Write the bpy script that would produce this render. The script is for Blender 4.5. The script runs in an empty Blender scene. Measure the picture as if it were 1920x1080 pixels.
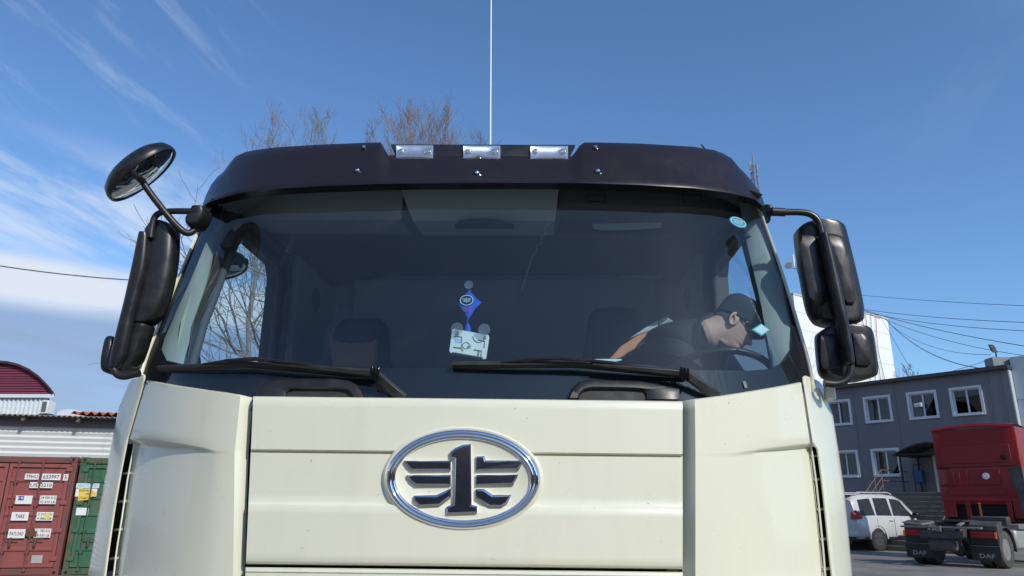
import bpy, bmesh, math, random
from mathutils import Vector, Matrix, noise as mnoise
random.seed(7)
R = math.radians
sc = bpy.context.scene
COL = sc.collection

# ---------------------------------------------------------------- camera
FPX, PITCH, YAW, ROLL = 1354.0, R(16.65), R(2.4), 0.008
CAM = Vector((0.237, -2.25, 1.60))
FW = Vector((-math.sin(YAW)*math.cos(PITCH), math.cos(YAW)*math.cos(PITCH), math.sin(PITCH)))
RT0 = Vector((math.cos(YAW), math.sin(YAW), 0))
UP0 = RT0.cross(FW)
RT = RT0*math.cos(ROLL) + UP0*math.sin(ROLL)
UP = UP0*math.cos(ROLL) - RT0*math.sin(ROLL)
cd = bpy.data.cameras.new('camera'); cam = bpy.data.objects.new('camera', cd); COL.objects.link(cam)
cd.sensor_width = 36; cd.lens = 36*FPX/1920; cd.clip_start = 0.05; cd.clip_end = 5000
m = Matrix((RT, UP, -FW)).transposed().to_4x4(); m.translation = CAM
cam.matrix_world = m
sc.camera = cam

# ---------------------------------------------------------------- light and sky
SUN_EL, SUN_AZ = R(34), R(39)          # azimuth measured from -Y towards +X
SD = Vector((math.sin(SUN_AZ)*math.cos(SUN_EL), -math.cos(SUN_AZ)*math.cos(SUN_EL), math.sin(SUN_EL)))
sl = bpy.data.lights.new('sun', 'SUN'); so = bpy.data.objects.new('sun', sl); COL.objects.link(so)
sl.energy = 3.05; sl.angle = R(0.53); sl.color = (1.0, 0.94, 0.84)
so.rotation_euler = SD.to_track_quat('Z', 'Y').to_euler()
so.location = (5, -5, 12)
sc.view_settings.view_transform = 'Standard'; sc.view_settings.look = 'None'
sc.view_settings.gamma = 1; sc.view_settings.exposure = 0.06

world = bpy.data.worlds.new('World'); sc.world = world; world.use_nodes = True
nt = world.node_tree; nt.nodes.clear()
def N(t, kind, **kw):
    n = t.nodes.new(kind)
    for k, v in kw.items():
        if k.startswith('i_'):
            n.inputs[int(k[2:]) if k[2:].isdigit() else k[2:]].default_value = v
        else: setattr(n, k, v)
    return n
def mth(t, op, a, b=None, clamp=False):
    n = t.nodes.new('ShaderNodeMath'); n.operation = op; n.use_clamp = clamp
    for i, s in enumerate((a, b)):
        if s is None: continue
        if isinstance(s, (int, float)): n.inputs[i].default_value = s
        else: t.links.new(s, n.inputs[i])
    return n.outputs[0]
def mapr(t, v, a, b, c=0.0, d=1.0, smooth=True):
    n = t.nodes.new('ShaderNodeMapRange'); n.interpolation_type = 'SMOOTHSTEP' if smooth else 'LINEAR'
    t.links.new(v, n.inputs[0])
    for i, x in enumerate((a, b, c, d)): n.inputs[i+1].default_value = x
    return n.outputs[0]
sky = N(nt, 'ShaderNodeTexSky', sky_type='NISHITA', sun_disc=False, sun_elevation=SUN_EL,
        air_density=1.0, dust_density=0.6, ozone_density=2.2, altitude=100)
sky.sun_rotation = math.atan2(SD.x, SD.y)
tc = N(nt, 'ShaderNodeTexCoord'); sx = N(nt, 'ShaderNodeSeparateXYZ'); nt.links.new(tc.outputs['Generated'], sx.inputs[0])
el = mth(nt, 'ARCSINE', sx.outputs[2]); az = mth(nt, 'ARCTAN2', sx.outputs[0], sx.outputs[1])
def cloudnoise(sa, se, phi, scale, detail, seed, dist=0.6):
    cp, sp_ = math.cos(phi), math.sin(phi)
    c = N(nt, 'ShaderNodeCombineXYZ')
    nt.links.new(mth(nt, 'MULTIPLY', mth(nt, 'ADD', mth(nt, 'MULTIPLY', az, cp), mth(nt, 'MULTIPLY', el, -sp_)), sa), c.inputs[0])
    nt.links.new(mth(nt, 'MULTIPLY', mth(nt, 'ADD', mth(nt, 'MULTIPLY', el, cp), mth(nt, 'MULTIPLY', az, sp_)), se), c.inputs[1])
    c.inputs[2].default_value = seed
    n = N(nt, 'ShaderNodeTexNoise'); n.inputs['Scale'].default_value = scale
    n.inputs['Detail'].default_value = detail; n.inputs['Roughness'].default_value = 0.62
    n.inputs['Distortion'].default_value = dist
    nt.links.new(c.outputs[0], n.inputs['Vector']); return n.outputs[0]
D = math.radians
left = mapr(nt, az, D(-14), D(-27), 0, 1)
# fine streaks high up
n1 = cloudnoise(2.6, 13.0, .50, 1.9, 10, 3.1, 0.35)
m1 = mth(nt, 'MULTIPLY', mapr(nt, n1, 0.50, 0.86), mth(nt, 'MULTIPLY', mapr(nt, az, D(-19), D(-31)), mapr(nt, el, D(22), D(28))))
# mid bank
n2 = cloudnoise(2.2, 10.0, .30, 1.9, 9, 7.7, 0.35)
m2 = mth(nt, 'MULTIPLY', mapr(nt, n2, 0.34, 0.66), mth(nt, 'MULTIPLY', left, mth(nt, 'MULTIPLY', mapr(nt, el, D(14.5), D(17.5)), mapr(nt, el, D(25), D(20)))))
# bright low bank
n3 = cloudnoise(1.2, 10.0, 0.06, 2.0, 6, 1.3, 0.2)
m3 = mth(nt, 'MULTIPLY', mapr(nt, n3, 0.15, 0.50), mth(nt, 'MULTIPLY', mapr(nt, az, D(-10), D(-24)), mth(nt, 'MULTIPLY', mapr(nt, el, D(11.6), D(13.2)), mapr(nt, el, D(16.2), D(15.0)))))
# soft grey-blue layer underneath
n4 = cloudnoise(1.0, 10.0, 0.1, 1.6, 4, 9.3, 0.2)
m4 = mth(nt, 'MULTIPLY', mapr(nt, n4, 0.2, 0.75, 0.65, 1.0), mth(nt, 'MULTIPLY', mapr(nt, az, D(-6), D(-22)), mapr(nt, el, D(13.8), D(12))))
# a faint veil on the right
n5 = cloudnoise(1.6, 5.0, -0.4, 1.5, 6, 5.5, 0.6)
m5 = mth(nt, 'MULTIPLY', mapr(nt, n5, 0.45, 0.8), mth(nt, 'MULTIPLY', mapr(nt, az, D(22), D(36)), mapr(nt, el, D(14), D(20))))
bg = N(nt, 'ShaderNodeBackground'); bg.inputs[1].default_value = 0.148
tint = N(nt, 'ShaderNodeMix', data_type='RGBA', blend_type='MULTIPLY'); tint.inputs['Factor'].default_value = 1.0
nt.links.new(sky.outputs[0], tint.inputs[6]); tint.inputs[7].default_value = (0.70, 0.92, 1.12, 1)
cur = tint.outputs[2]
for fac, col, k in ((m4, (1.95, 2.45, 3.6, 1), .95), (m1, (4.0, 4.8, 6.1, 1), .45), (m2, (4.3, 5.0, 6.1, 1), .85), (m3, (4.9, 5.3, 5.9, 1), .95), (m5, (3.6, 4.4, 5.8, 1), .10)):
    mx = N(nt, 'ShaderNodeMix', data_type='RGBA'); nt.links.new(mth(nt, 'MULTIPLY', fac, k), mx.inputs['Factor'])
    nt.links.new(cur, mx.inputs[6]); mx.inputs[7].default_value = col; cur = mx.outputs[2]
nt.links.new(cur, bg.inputs[0])
wo = N(nt, 'ShaderNodeOutputWorld'); nt.links.new(bg.outputs[0], wo.inputs[0])

# ---------------------------------------------------------------- pixel -> ray helpers (photo pixels 1920x1080)
def ray(px, py):
    return FW + RT*((px-960)/FPX) + UP*((540-py)/FPX)
def atY(px, py, Y):
    d = ray(px, py); return CAM + d*((Y-CAM.y)/d.y)
def atX(px, py, X):
    d = ray(px, py); return CAM + d*((X-CAM.x)/d.x)
def atZ(px, py, Z=0.0):
    d = ray(px, py); return CAM + d*((Z-CAM.z)/d.z)
def atT(px, py, t): return CAM + ray(px, py)*t
def onplane(px, py, p, n):
    d = ray(px, py); return CAM + d*((p-CAM).dot(n)/d.dot(n))
def onsurf(px, py, F, off=0.0):
    d = ray(px, py); a, b = 0.8, 7.0
    for _ in range(44):
        c = (a+b)/2; p = CAM + d*c
        if p.y - F(p.x, p.z) - off > 0: b = c
        else: a = c
    return CAM + d*((a+b)/2)
def plan(x):
    a = abs(x); return .105*a*a + .62*max(0, a-.66)**2
def F_body(x, z): return plan(x) + .05*(z-1.4)
def F_glass(x, z): return .072 + .78*plan(x) + .30*(z-1.92)

# ---------------------------------------------------------------- materials
MATS = {}
def mat(name, col, rough=.5, metal=0, coat=0, spec=.5, var=None, bump=None, **kw):
    """var=(scale, amount, dark colour)  bump=(scale, strength)"""
    if name in MATS: return MATS[name]
    m = bpy.data.materials.new(name); m.use_nodes = True; t = m.node_tree; b = t.nodes['Principled BSDF']
    b.inputs['Base Color'].default_value = (*col, 1); b.inputs['Roughness'].default_value = rough
    b.inputs['Metallic'].default_value = metal; b.inputs['Coat Weight'].default_value = coat
    b.inputs['Coat Roughness'].default_value = .04; b.inputs['Specular IOR Level'].default_value = spec
    tc = t.nodes.new('ShaderNodeTexCoord')
    if var:
        n = N(t, 'ShaderNodeTexNoise'); n.inputs['Scale'].default_value = var[0]; n.inputs['Detail'].default_value = 8
        n.inputs['Roughness'].default_value = .65
        mp = N(t, 'ShaderNodeMapping'); mp.inputs['Scale'].default_value = kw.get('stretch', (1, 1, 1))
        t.links.new(tc.outputs['Object'], mp.inputs[0]); t.links.new(mp.outputs[0], n.inputs['Vector'])
        f = mapr(t, n.outputs[0], kw.get('lo', .4), kw.get('hi', .75), 0, var[1])
        mx = N(t, 'ShaderNodeMix', data_type='RGBA'); t.links.new(f, mx.inputs['Factor'])
        mx.inputs[6].default_value = (*col, 1); mx.inputs[7].default_value = (*var[2], 1)
        t.links.new(mx.outputs[2], b.inputs['Base Color'])
        rr = mapr(t, n.outputs[0], .3, .8, rough*.8, min(1, rough*1.35)); t.links.new(rr, b.inputs['Roughness'])
    if kw.get('specks'):
        n = N(t, 'ShaderNodeTexNoise'); n.inputs['Scale'].default_value = kw['specks']; n.inputs['Detail'].default_value = 2
        t.links.new(tc.outputs['Object'], n.inputs['Vector'])
        n_b = N(t, 'ShaderNodeTexNoise'); n_b.inputs['Scale'].default_value = 3.5; n_b.inputs['Detail'].default_value = 6
        mp = N(t, 'ShaderNodeMapping'); mp.inputs['Scale'].default_value = (3, 3, .5); t.links.new(tc.outputs['Object'], mp.inputs[0]); t.links.new(mp.outputs[0], n_b.inputs['Vector'])
        f1 = mapr(t, n.outputs[0], .745, .78, 0, .6); f2 = mapr(t, n_b.outputs[0], .50, .80, 0, .07)
        mx2 = N(t, 'ShaderNodeMix', data_type='RGBA'); t.links.new(mth(t, 'MAXIMUM', f1, f2), mx2.inputs['Factor'])
        t.links.new(mx.outputs[2], mx2.inputs[6]); mx2.inputs[7].default_value = (.30, .26, .20, 1); t.links.new(mx2.outputs[2], b.inputs['Base Color'])
    if bump:
        n = N(t, 'ShaderNodeTexNoise'); n.inputs['Scale'].default_value = bump[0]; n.inputs['Detail'].default_value = 5
        t.links.new(tc.outputs['Object'], n.inputs['Vector'])
        bp = N(t, 'ShaderNodeBump'); bp.inputs['Strength'].default_value = bump[1]; bp.inputs['Distance'].default_value = kw.get('bd', .01)
        t.links.new(n.outputs[0], bp.inputs['Height']); t.links.new(bp.outputs[0], b.inputs['Normal'])
    MATS[name] = m; return m
CREAM = mat('cream_paint', (.785, .775, .61), .32, coat=.55, specks=55, var=(3, .10, (.62, .61, .49)), lo=.45, hi=.8)
VISOR = mat('aubergine_visor', (.017, .012, .015), .34, coat=0, spec=.32, var=(9, .4, (.030, .023, .027)), lo=.52, hi=.85)
BLACK = mat('black_plastic', (.016, .016, .017), .42, var=(14, .5, (.035, .035, .034)), bump=(350, .12), bd=.002)
MIRH = mat('mirror_housing_plastic', (.012, .012, .013), .33, var=(18, .55, (.035, .034, .031)), bump=(420, .10), bd=.002)
BLACKG = mat('black_gloss', (.006, .006, .008), .12, spec=.5)
VOID = mat('dark_gap', (.008, .008, .008), .8)
CHROME = mat('chrome', (.80, .82, .86), .05, metal=1)
CHROMED = mat('pitted_chrome', (.60, .56, .58), .09, metal=1, var=(300, .7, (.22, .15, .15)), lo=.40, hi=.7, bump=(300, .06), bd=.001)
MIRG = mat('mirror_glass', (.75, .8, .82), .01, metal=1)
TRIM = mat('interior_trim', (.50, .55, .60), .75, bump=(200, .1), bd=.002)
TRIML = mat('pillar_trim', (.38, .40, .38), .7)
TRIMD = mat('interior_trim_dark', (.085, .09, .095), .7, bump=(160, .2), bd=.002)
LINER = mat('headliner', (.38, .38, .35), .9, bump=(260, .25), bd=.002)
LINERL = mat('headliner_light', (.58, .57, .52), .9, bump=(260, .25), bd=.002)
SEAT = mat('seat_fabric', (.022, .023, .026), .7, bump=(240, .2), bd=.002)
ORANGE = mat('tan_orange_leather', (.75, .30, .13), .5)
WHITE = mat('white_plastic', (.75, .77, .72), .4)
RUBBER = mat('rubber', (.022, .022, .022), .7, var=(20, .6, (.07, .065, .06)))
def glassmat(name, tint, ior=1.5, k=1.7, rough=0.0, dirt_haze=0.0):
    m = bpy.data.materials.new(name); m.use_nodes = True; t = m.node_tree; t.nodes.clear()
    tr = N(t, 'ShaderNodeBsdfTransparent'); tr.inputs[0].default_value = (*tint, 1)
    gl = N(t, 'ShaderNodeBsdfGlossy'); gl.inputs['Roughness'].default_value = rough
    ge = N(t, 'ShaderNodeNewGeometry'); dp = N(t, 'ShaderNodeVectorMath', operation='DOT_PRODUCT')
    t.links.new(ge.outputs['Normal'], dp.inputs[0]); t.links.new(ge.outputs['Incoming'], dp.inputs[1])
    c5 = mth(t, 'POWER', mth(t, 'SUBTRACT', 1.0, mth(t, 'ABSOLUTE', dp.outputs['Value']), True), 5.0)
    mx = N(t, 'ShaderNodeMixShader'); t.links.new(mth(t, 'ADD', mth(t, 'MULTIPLY', c5, .9), .045*k, True), mx.inputs[0])
    t.links.new(tr.outputs[0], mx.inputs[1]); t.links.new(gl.outputs[0], mx.inputs[2])
    last = mx.outputs[0]
    if dirt_haze:
        tcn = N(t, 'ShaderNodeTexCoord'); mp = N(t, 'ShaderNodeMapping'); mp.inputs['Scale'].default_value = (5, 5, 1.2)
        n = N(t, 'ShaderNodeTexNoise'); n.inputs['Scale'].default_value = 2.2; n.inputs['Detail'].default_value = 10; n.inputs['Roughness'].default_value = .7
        t.links.new(tcn.outputs['Object'], mp.inputs[0]); t.links.new(mp.outputs[0], n.inputs['Vector'])
        n2 = N(t, 'ShaderNodeTexNoise'); n2.inputs['Scale'].default_value = 90; n2.inputs['Detail'].default_value = 3
        t.links.new(tcn.outputs['Object'], n2.inputs['Vector'])
        f = mth(t, 'ADD', mapr(t, n.outputs[0], .35, .8, dirt_haze*.8, dirt_haze), mapr(t, n2.outputs[0], .72, .80, 0, dirt_haze*1.5))
        df = N(t, 'ShaderNodeBsdfDiffuse'); df.inputs[0].default_value = (.55, .56, .55, 1)
        m2 = N(t, 'ShaderNodeMixShader'); t.links.new(f, m2.inputs[0]); t.links.new(last, m2.inputs[1]); t.links.new(df.outputs[0], m2.inputs[2]); last = m2.outputs[0]
    o = N(t, 'ShaderNodeOutputMaterial'); t.links.new(last, o.inputs[0]); MATS[name] = m; return m
GLASS = glassmat('windscreen_glass', (.74, .87, .92), k=1.55, rough=.008, dirt_haze=.010)
SGLASS = glassmat('side_glass', (.88, .93, .95), k=1.0)
LENS = glassmat('lens_glass', (.9, .93, .96), k=2.2, rough=.05, dirt_haze=.16)  # pale diffuse haze mixed in so the lens looks brighter, not grime

# ---------------------------------------------------------------- mesh builder
WORLDROOT = {}
class MB:
    def __init__(s): s.v = []; s.f = []
    def add(s, vs, fs):
        o = len(s.v); s.v += [tuple(x) for x in vs]; s.f += [tuple(i+o for i in f) for f in fs]; return s
    def box(s, x0, x1, y0, y1, z0, z1):
        return s.add([(x0,y0,z0),(x1,y0,z0),(x1,y1,z0),(x0,y1,z0),(x0,y0,z1),(x1,y0,z1),(x1,y1,z1),(x0,y1,z1)],
                     [(0,3,2,1),(4,5,6,7),(0,1,5,4),(1,2,6,5),(2,3,7,6),(3,0,4,7)])
    def obox(s, o, ax, ay, az):
        o = Vector(o); ax = Vector(ax); ay = Vector(ay); az = Vector(az)
        P = [o, o+ax, o+ax+ay, o+ay, o+az, o+ax+az, o+ax+ay+az, o+ay+az]
        return s.add(P, [(0,3,2,1),(4,5,6,7),(0,1,5,4),(1,2,6,5),(2,3,7,6),(3,0,4,7)])
    def prism(s, pts, vec, tri=False):
        n = len(pts); vec = Vector(vec); a = [Vector(p) for p in pts]; b = [p+vec for p in a]
        return s.add(a+b, [tuple(range(n)), tuple(range(2*n-1, n-1, -1))] + [(i, n+i, n+(i+1)%n, (i+1)%n) for i in range(n)])
    def grid(s, rows, close_u=False):
        nr = len(rows); nc = len(rows[0]); vs = [p for r in rows for p in r]; fs = []
        for i in range(nr-1):
            for j in range(nc if close_u else nc-1):
                k = (j+1) % nc; fs.append((i*nc+j, i*nc+k, (i+1)*nc+k, (i+1)*nc+j))
        return s.add(vs, fs)
    def rings(s, rings, cap=True):
        n = len(rings[0]); s.grid(rings, True); o = len(s.v)-n*len(rings)
        if cap:
            s.f.append(tuple(o+n-1-i for i in range(n))); e = o+n*(len(rings)-1); s.f.append(tuple(e+i for i in range(n)))
        return s
    def tube(s, pts, r, n=8, cap=True):
        pts = [Vector(p) for p in pts]; rr = r if isinstance(r, (list, tuple)) else [r]*len(pts)
        rings = []; nrm = None
        for i, p in enumerate(pts):
            d = (pts[min(i+1, len(pts)-1)] - pts[max(i-1, 0)]).normalized()
            if nrm is None: nrm = d.orthogonal().normalized()
            nrm = (nrm - d*nrm.dot(d)).normalized(); bn = d.cross(nrm)
            rings.append([p + (nrm*math.cos(2*math.pi*k/n) + bn*math.sin(2*math.pi*k/n))*rr[i] for k in range(n)])
        return s.rings(rings, cap)
    def lathe(s, o, axis, prof, n=24, up=None):
        o = Vector(o); axis = Vector(axis).normalized(); u = axis.orthogonal().normalized() if up is None else Vector(up); w = axis.cross(u)
        return s.rings([[o + axis*h + (u*math.cos(2*math.pi*k/n) + w*math.sin(2*math.pi*k/n))*max(r, 1e-5) for k in range(n)] for r, h in prof])
    def build(s, name, material, parent=None, smooth=35, bevel=None, seg=2, sub=0, label=None, cat=None, group=None, kind=None, fixn=True, recenter=True):
        me = bpy.data.meshes.new(name); me.from_pydata(s.v, [], s.f); me.validate()
        if fixn:
            bm = bmesh.new(); bm.from_mesh(me); bmesh.ops.recalc_face_normals(bm, faces=bm.faces); bm.to_mesh(me); bm.free()
        o = bpy.data.objects.new(name, me); COL.objects.link(o)
        mats = material if isinstance(material, (list, tuple)) else [material]
        for mm in mats: me.materials.append(mm)
        if smooth:
            for p in me.polygons: p.use_smooth = True
            me.set_sharp_from_angle(angle=R(smooth))
        if bevel:
            b = o.modifiers.new('bevel', 'BEVEL'); b.width = bevel; b.segments = seg; b.limit_method = 'ANGLE'; b.angle_limit = R(35)
        if sub:
            q = o.modifiers.new('sub', 'SUBSURF'); q.levels = sub; q.render_levels = sub
        if parent is not None:
            o.parent = parent
            if parent.name in WORLDROOT: o.matrix_parent_inverse = Matrix.Translation(-WORLDROOT[parent.name])
        elif kind != 'structure' and recenter:
            xs = [v.co for v in me.vertices]
            c = Vector(((min(v.x for v in xs)+max(v.x for v in xs))/2, (min(v.y for v in xs)+max(v.y for v in xs))/2, min(v.z for v in xs)))
            me.transform(Matrix.Translation(-c)); o.location = c
        tag(o, label, cat, group, kind); return o
def tag(o, label=None, cat=None, group=None, kind=None):
    for k, v in (('label', label), ('category', cat), ('group', group), ('kind', kind)):
        if v: o[k] = v
    return o
def root(name, loc, label, cat, group=None, rotz=0, world=False):
    o = bpy.data.objects.new(name, None); COL.objects.link(o); o.empty_display_size = .3
    o.location = loc; o.rotation_euler = (0, 0, rotz); tag(o, label, cat, group)
    if world: WORLDROOT[o.name] = Vector(loc)
    return o
def smoothpts(pts, n=6):
    """Catmull-Rom through the points"""
    P = [Vector(p) for p in pts]; out = []
    for i in range(len(P)-1):
        a = P[max(i-1, 0)]; b = P[i]; c = P[i+1]; d = P[min(i+2, len(P)-1)]
        for k in range(n):
            t = k/n; out.append(.5*((2*b) + (c-a)*t + (2*a-5*b+4*c-d)*t*t + (3*b-a-3*c+d)*t**3))
    out.append(P[-1]); return out
def lerp_poly(poly, xs):
    """y of a pixel polyline at each x (piecewise linear)"""
    out = []
    for x in xs:
        if x <= poly[0][0]: out.append(poly[0][1]); continue
        if x >= poly[-1][0]: out.append(poly[-1][1]); continue
        for (x0, y0), (x1, y1) in zip(poly, poly[1:]):
            if x0 <= x <= x1: out.append(y0+(y1-y0)*(x-x0)/max(1e-9, x1-x0)); break
    return out
def resample(poly, n):
    L = [0]
    for a, b in zip(poly, poly[1:]): L.append(L[-1]+math.hypot(b[0]-a[0], b[1]-a[1]))
    out = []
    for k in range(n):
        s = L[-1]*k/(n-1); i = 0
        while i < len(L)-2 and L[i+1] < s: i += 1
        f = (s-L[i])/max(1e-9, L[i+1]-L[i]); out.append((poly[i][0]+(poly[i+1][0]-poly[i][0])*f, poly[i][1]+(poly[i+1][1]-poly[i][1])*f))
    return out
def textgeo(s, width, height, extrude=.002, bold=False):
    c = bpy.data.curves.new('t', 'FONT'); c.body = s; c.size = 1; c.extrude = 0
    c.resolution_u = 2
    if bold: c.offset = .015
    o = bpy.data.objects.new('t', c); COL.objects.link(o)
    dg = bpy.context.evaluated_depsgraph_get(); me = bpy.data.meshes.new_from_object(o.evaluated_get(dg))
    vs = [v.co.copy() for v in me.vertices]; fs = [tuple(p.vertices) for p in me.polygons]
    bpy.data.objects.remove(o); bpy.data.curves.remove(c); bpy.data.meshes.remove(me)
    if not vs: return [], []
    x0 = min(v.x for v in vs); x1 = max(v.x for v in vs); y0 = min(v.y for v in vs); y1 = max(v.y for v in vs)
    kx = width/max(1e-6, x1-x0); ky = height/max(1e-6, y1-y0)
    return [((v.x-(x0+x1)/2)*kx, (v.y-(y0+y1)/2)*ky) for v in vs], fs
def addtext(mb, s, c, xd, yd, width, height, bold=False):
    vs, fs = textgeo(s, width, height, bold=bold); c = Vector(c); xd = Vector(xd); yd = Vector(yd)
    mb.add([c + xd*x + yd*y for x, y in vs], fs)
# ================================================================ THE TRUCK
truck = root('truck', (0, 1.0, 0), 'cream heavy truck cab filling the view, dark sun visor and chrome oval badge', 'truck', world=True)

def rowsurf(rows, F, sub=None):
    """rows = [(list of px points, off)], all the same length -> list of world rows; sub[i] extra rows between i and i+1"""
    out = []
    for i, (pts, off) in enumerate(rows):
        out.append([onsurf(x, y, F, off if not callable(off) else off(x, y)) for x, y in pts])
        if sub and i < len(rows)-1 and sub[i]:
            p2, o2 = rows[i+1]
            for k in range(1, sub[i]+1):
                f = k/(sub[i]+1)
                out.append([onsurf(a[0]+(b[0]-a[0])*f, a[1]+(b[1]-a[1])*f, F,
                            (off if not callable(off) else off(*a))*(1-f)+(o2 if not callable(o2) else o2(*b))*f) for a, b in zip(pts, p2)])
    return out
def backrow(row, dy, dz=0): return [p+Vector((0, dy, dz)) for p in row]
def surfprism(mb, px, F, off, thick):
    a = [onsurf(x, y, F, off) for x, y in px]; mb.prism(a, (0, thick, 0)); return mb

# ---- centre front panel: three boards, the middle one set back
def cy(x, y0): return y0 + .0115*(x-877)            # the truck leans a hair in the picture
xsC = [474+(1281-474)*k/26 for k in range(27)]
def crow(y, dxl=0): 
    f = (y-745)/315
    return [(475-14*f+(1280-475+14*f)*k/26, cy(475+(805)*k/26, y)) for k in range(27)]
FB = F_body
rows = [(crow(749), .05), (crow(747.5), .010), (crow(749), .002), (crow(752), -.003), (crow(846.5), -.003), (crow(848.5), .0), (crow(850), .012), (crow(852), .012), (crow(854), .005),
        (crow(944.5), .005), (crow(946), .004), (crow(948.5), -.004), (crow(951), -.007), (crow(1056), -.007), (crow(1059), -.004), (crow(1061), .004), (crow(1063), .03)]
W = rowsurf(rows, FB, [0, 0, 0, 6, 0, 0, 0, 0, 5, 0, 0, 0, 6, 0, 0, 0])
MB().grid(W).build('front_panel', CREAM, truck, smooth=40)
# dark gap then lower ledge and lower grille
rows = [(crow(1060), .05), (crow(1072), .05)]
MB().grid(rowsurf(rows, FB, [1])).build('panel_gap', VOID, truck)
rows = [(crow(1067.5), .05), (crow(1068), .0), (crow(1070), -.008), (crow(1076), -.010), (crow(1078), -.006), (crow(1180), -.006)]
led = MB().grid(rowsurf(rows, FB, [0, 0, 2, 0, 5])).build('lower_panel', CREAM, truck, smooth=40)
for k in range(19):
    x = 480+k*37
    MB().prism([onsurf(x+a, cy(x+a, b), FB, -.0085) for a, b in ((0, 1085), (15, 1085), (18, 1092), (3, 1092))], (0, .002, 0)).build('grille_slot', VOID, led)

# ---- corner panels
def corner(side):
    if side < 0:
        top = [(276, 712), (300, 717), (340, 723.5), (380, 729.5), (420, 735.5), (450, 740), (463, 743), (474, 745.5)]
        la = [(243, 824), (262, 824.5), (300, 828.5), (340, 834), (380, 841), (405, 846.5), (440, 847), (455, 847), (466, 848)]
        lb = [(253, 832), (262, 833), (300, 836), (340, 840), (380, 844.5), (405, 848.5), (440, 849), (455, 849), (466, 850)]
        bot = [(220, 1090), (235, 1090), (270, 1090), (300, 1090), (340, 1090), (390, 1090), (437, 1090), (449, 1090), (458, 1090)]
        top = [(276, 712), (300, 717), (335, 723), (365, 727.5), (395, 732), (425, 736), (451, 740.5), (463, 743.5), (474, 745.5)]
    else:
        top = [(1502, 716), (1480, 720.5), (1450, 726), (1420, 731), (1390, 736), (1350, 742), (1303, 748), (1291, 750), (1281, 752)]
        la = [(1519, 833), (1500, 835), (1470, 838.5), (1440, 842), (1410, 846), (1375, 851), (1304, 852), (1292, 853), (1281, 854)]
        lb = [(1520, 840), (1500, 841.5), (1470, 844), (1440, 847), (1410, 849.5), (1375, 853), (1304, 854), (1292, 855), (1281, 856)]
        bot = [(1545, 1090), (1520, 1090), (1485, 1090), (1450, 1090), (1415, 1090), (1370, 1090), (1304, 1090), (1292, 1090), (1279, 1090)]
    base = [0, 0, 0, 0, 0, 0, 0, .020, .040]
    D_ = .034
    rec = [1, .95, .8, .6, .32, .04, 0, 0, 0]
    def R_(pts, extra): return [onsurf(x, y, FB, base[i]+extra[i]-.004) for i, (x, y) in enumerate(pts)]
    z9 = [0]*9; rr = [D_*r for r in rec]
    def mix(a, b, f): return [(p[0]+(q[0]-p[0])*f, p[1]+(q[1]-p[1])*f) for p, q in zip(a, b)]
    def curvy(pts, extra):
        """refine columns so that the surface follows the curve"""
        out = []
        for i in range(8):
            for k in range(3):
                f = k/3; x = pts[i][0]*(1-f)+pts[i+1][0]*f; y = pts[i][1]*(1-f)+pts[i+1][1]*f
                e = extra[i]*(1-f)+extra[i+1]*f; b = base[i]*(1-f)+base[i+1]*f
                out.append(onsurf(x, y, FB, e+b-.004))
        out.append(onsurf(*pts[8], FB, extra[8]+base[8]-.004)); return out
    W = [backrow(curvy(top, z9), .06, .004)]
    W.append([p+Vector((0, .008, .001)) for p in curvy(top, z9)])
    off = mix(top, la, .02); W.append(curvy(off, z9))
    for f in (.2, .4, .6, .8, .97): W.append(curvy(mix(top, la, f), z9))
    W.append(curvy(la, [r*.12 for r in rr]))
    W.append(curvy(lb, [r*.97 for r in rr]))
    for f in (.02, .2, .4, .6, .8, 1): W.append(curvy(mix(lb, bot, f), rr))
    MB().grid(W).build('corner_panel', CREAM, truck, smooth=50)
corner(-1); corner(1)
# dark channels between centre panel and corners, and behind everything
g = MB()
g.grid([[onsurf(x+d, y, FB, .055) for d in (-4, 12)] for x, y in ((474, 746), (466, 850), (460, 1090))])
g.build('panel_gap', VOID, truck); g = MB(); g.grid([[onsurf(x+d, y, FB, .055) for d in (-12, 4)] for x, y in ((1281, 752), (1280, 860), (1279, 1090))])
g.build('panel_gap', VOID, truck)

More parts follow.
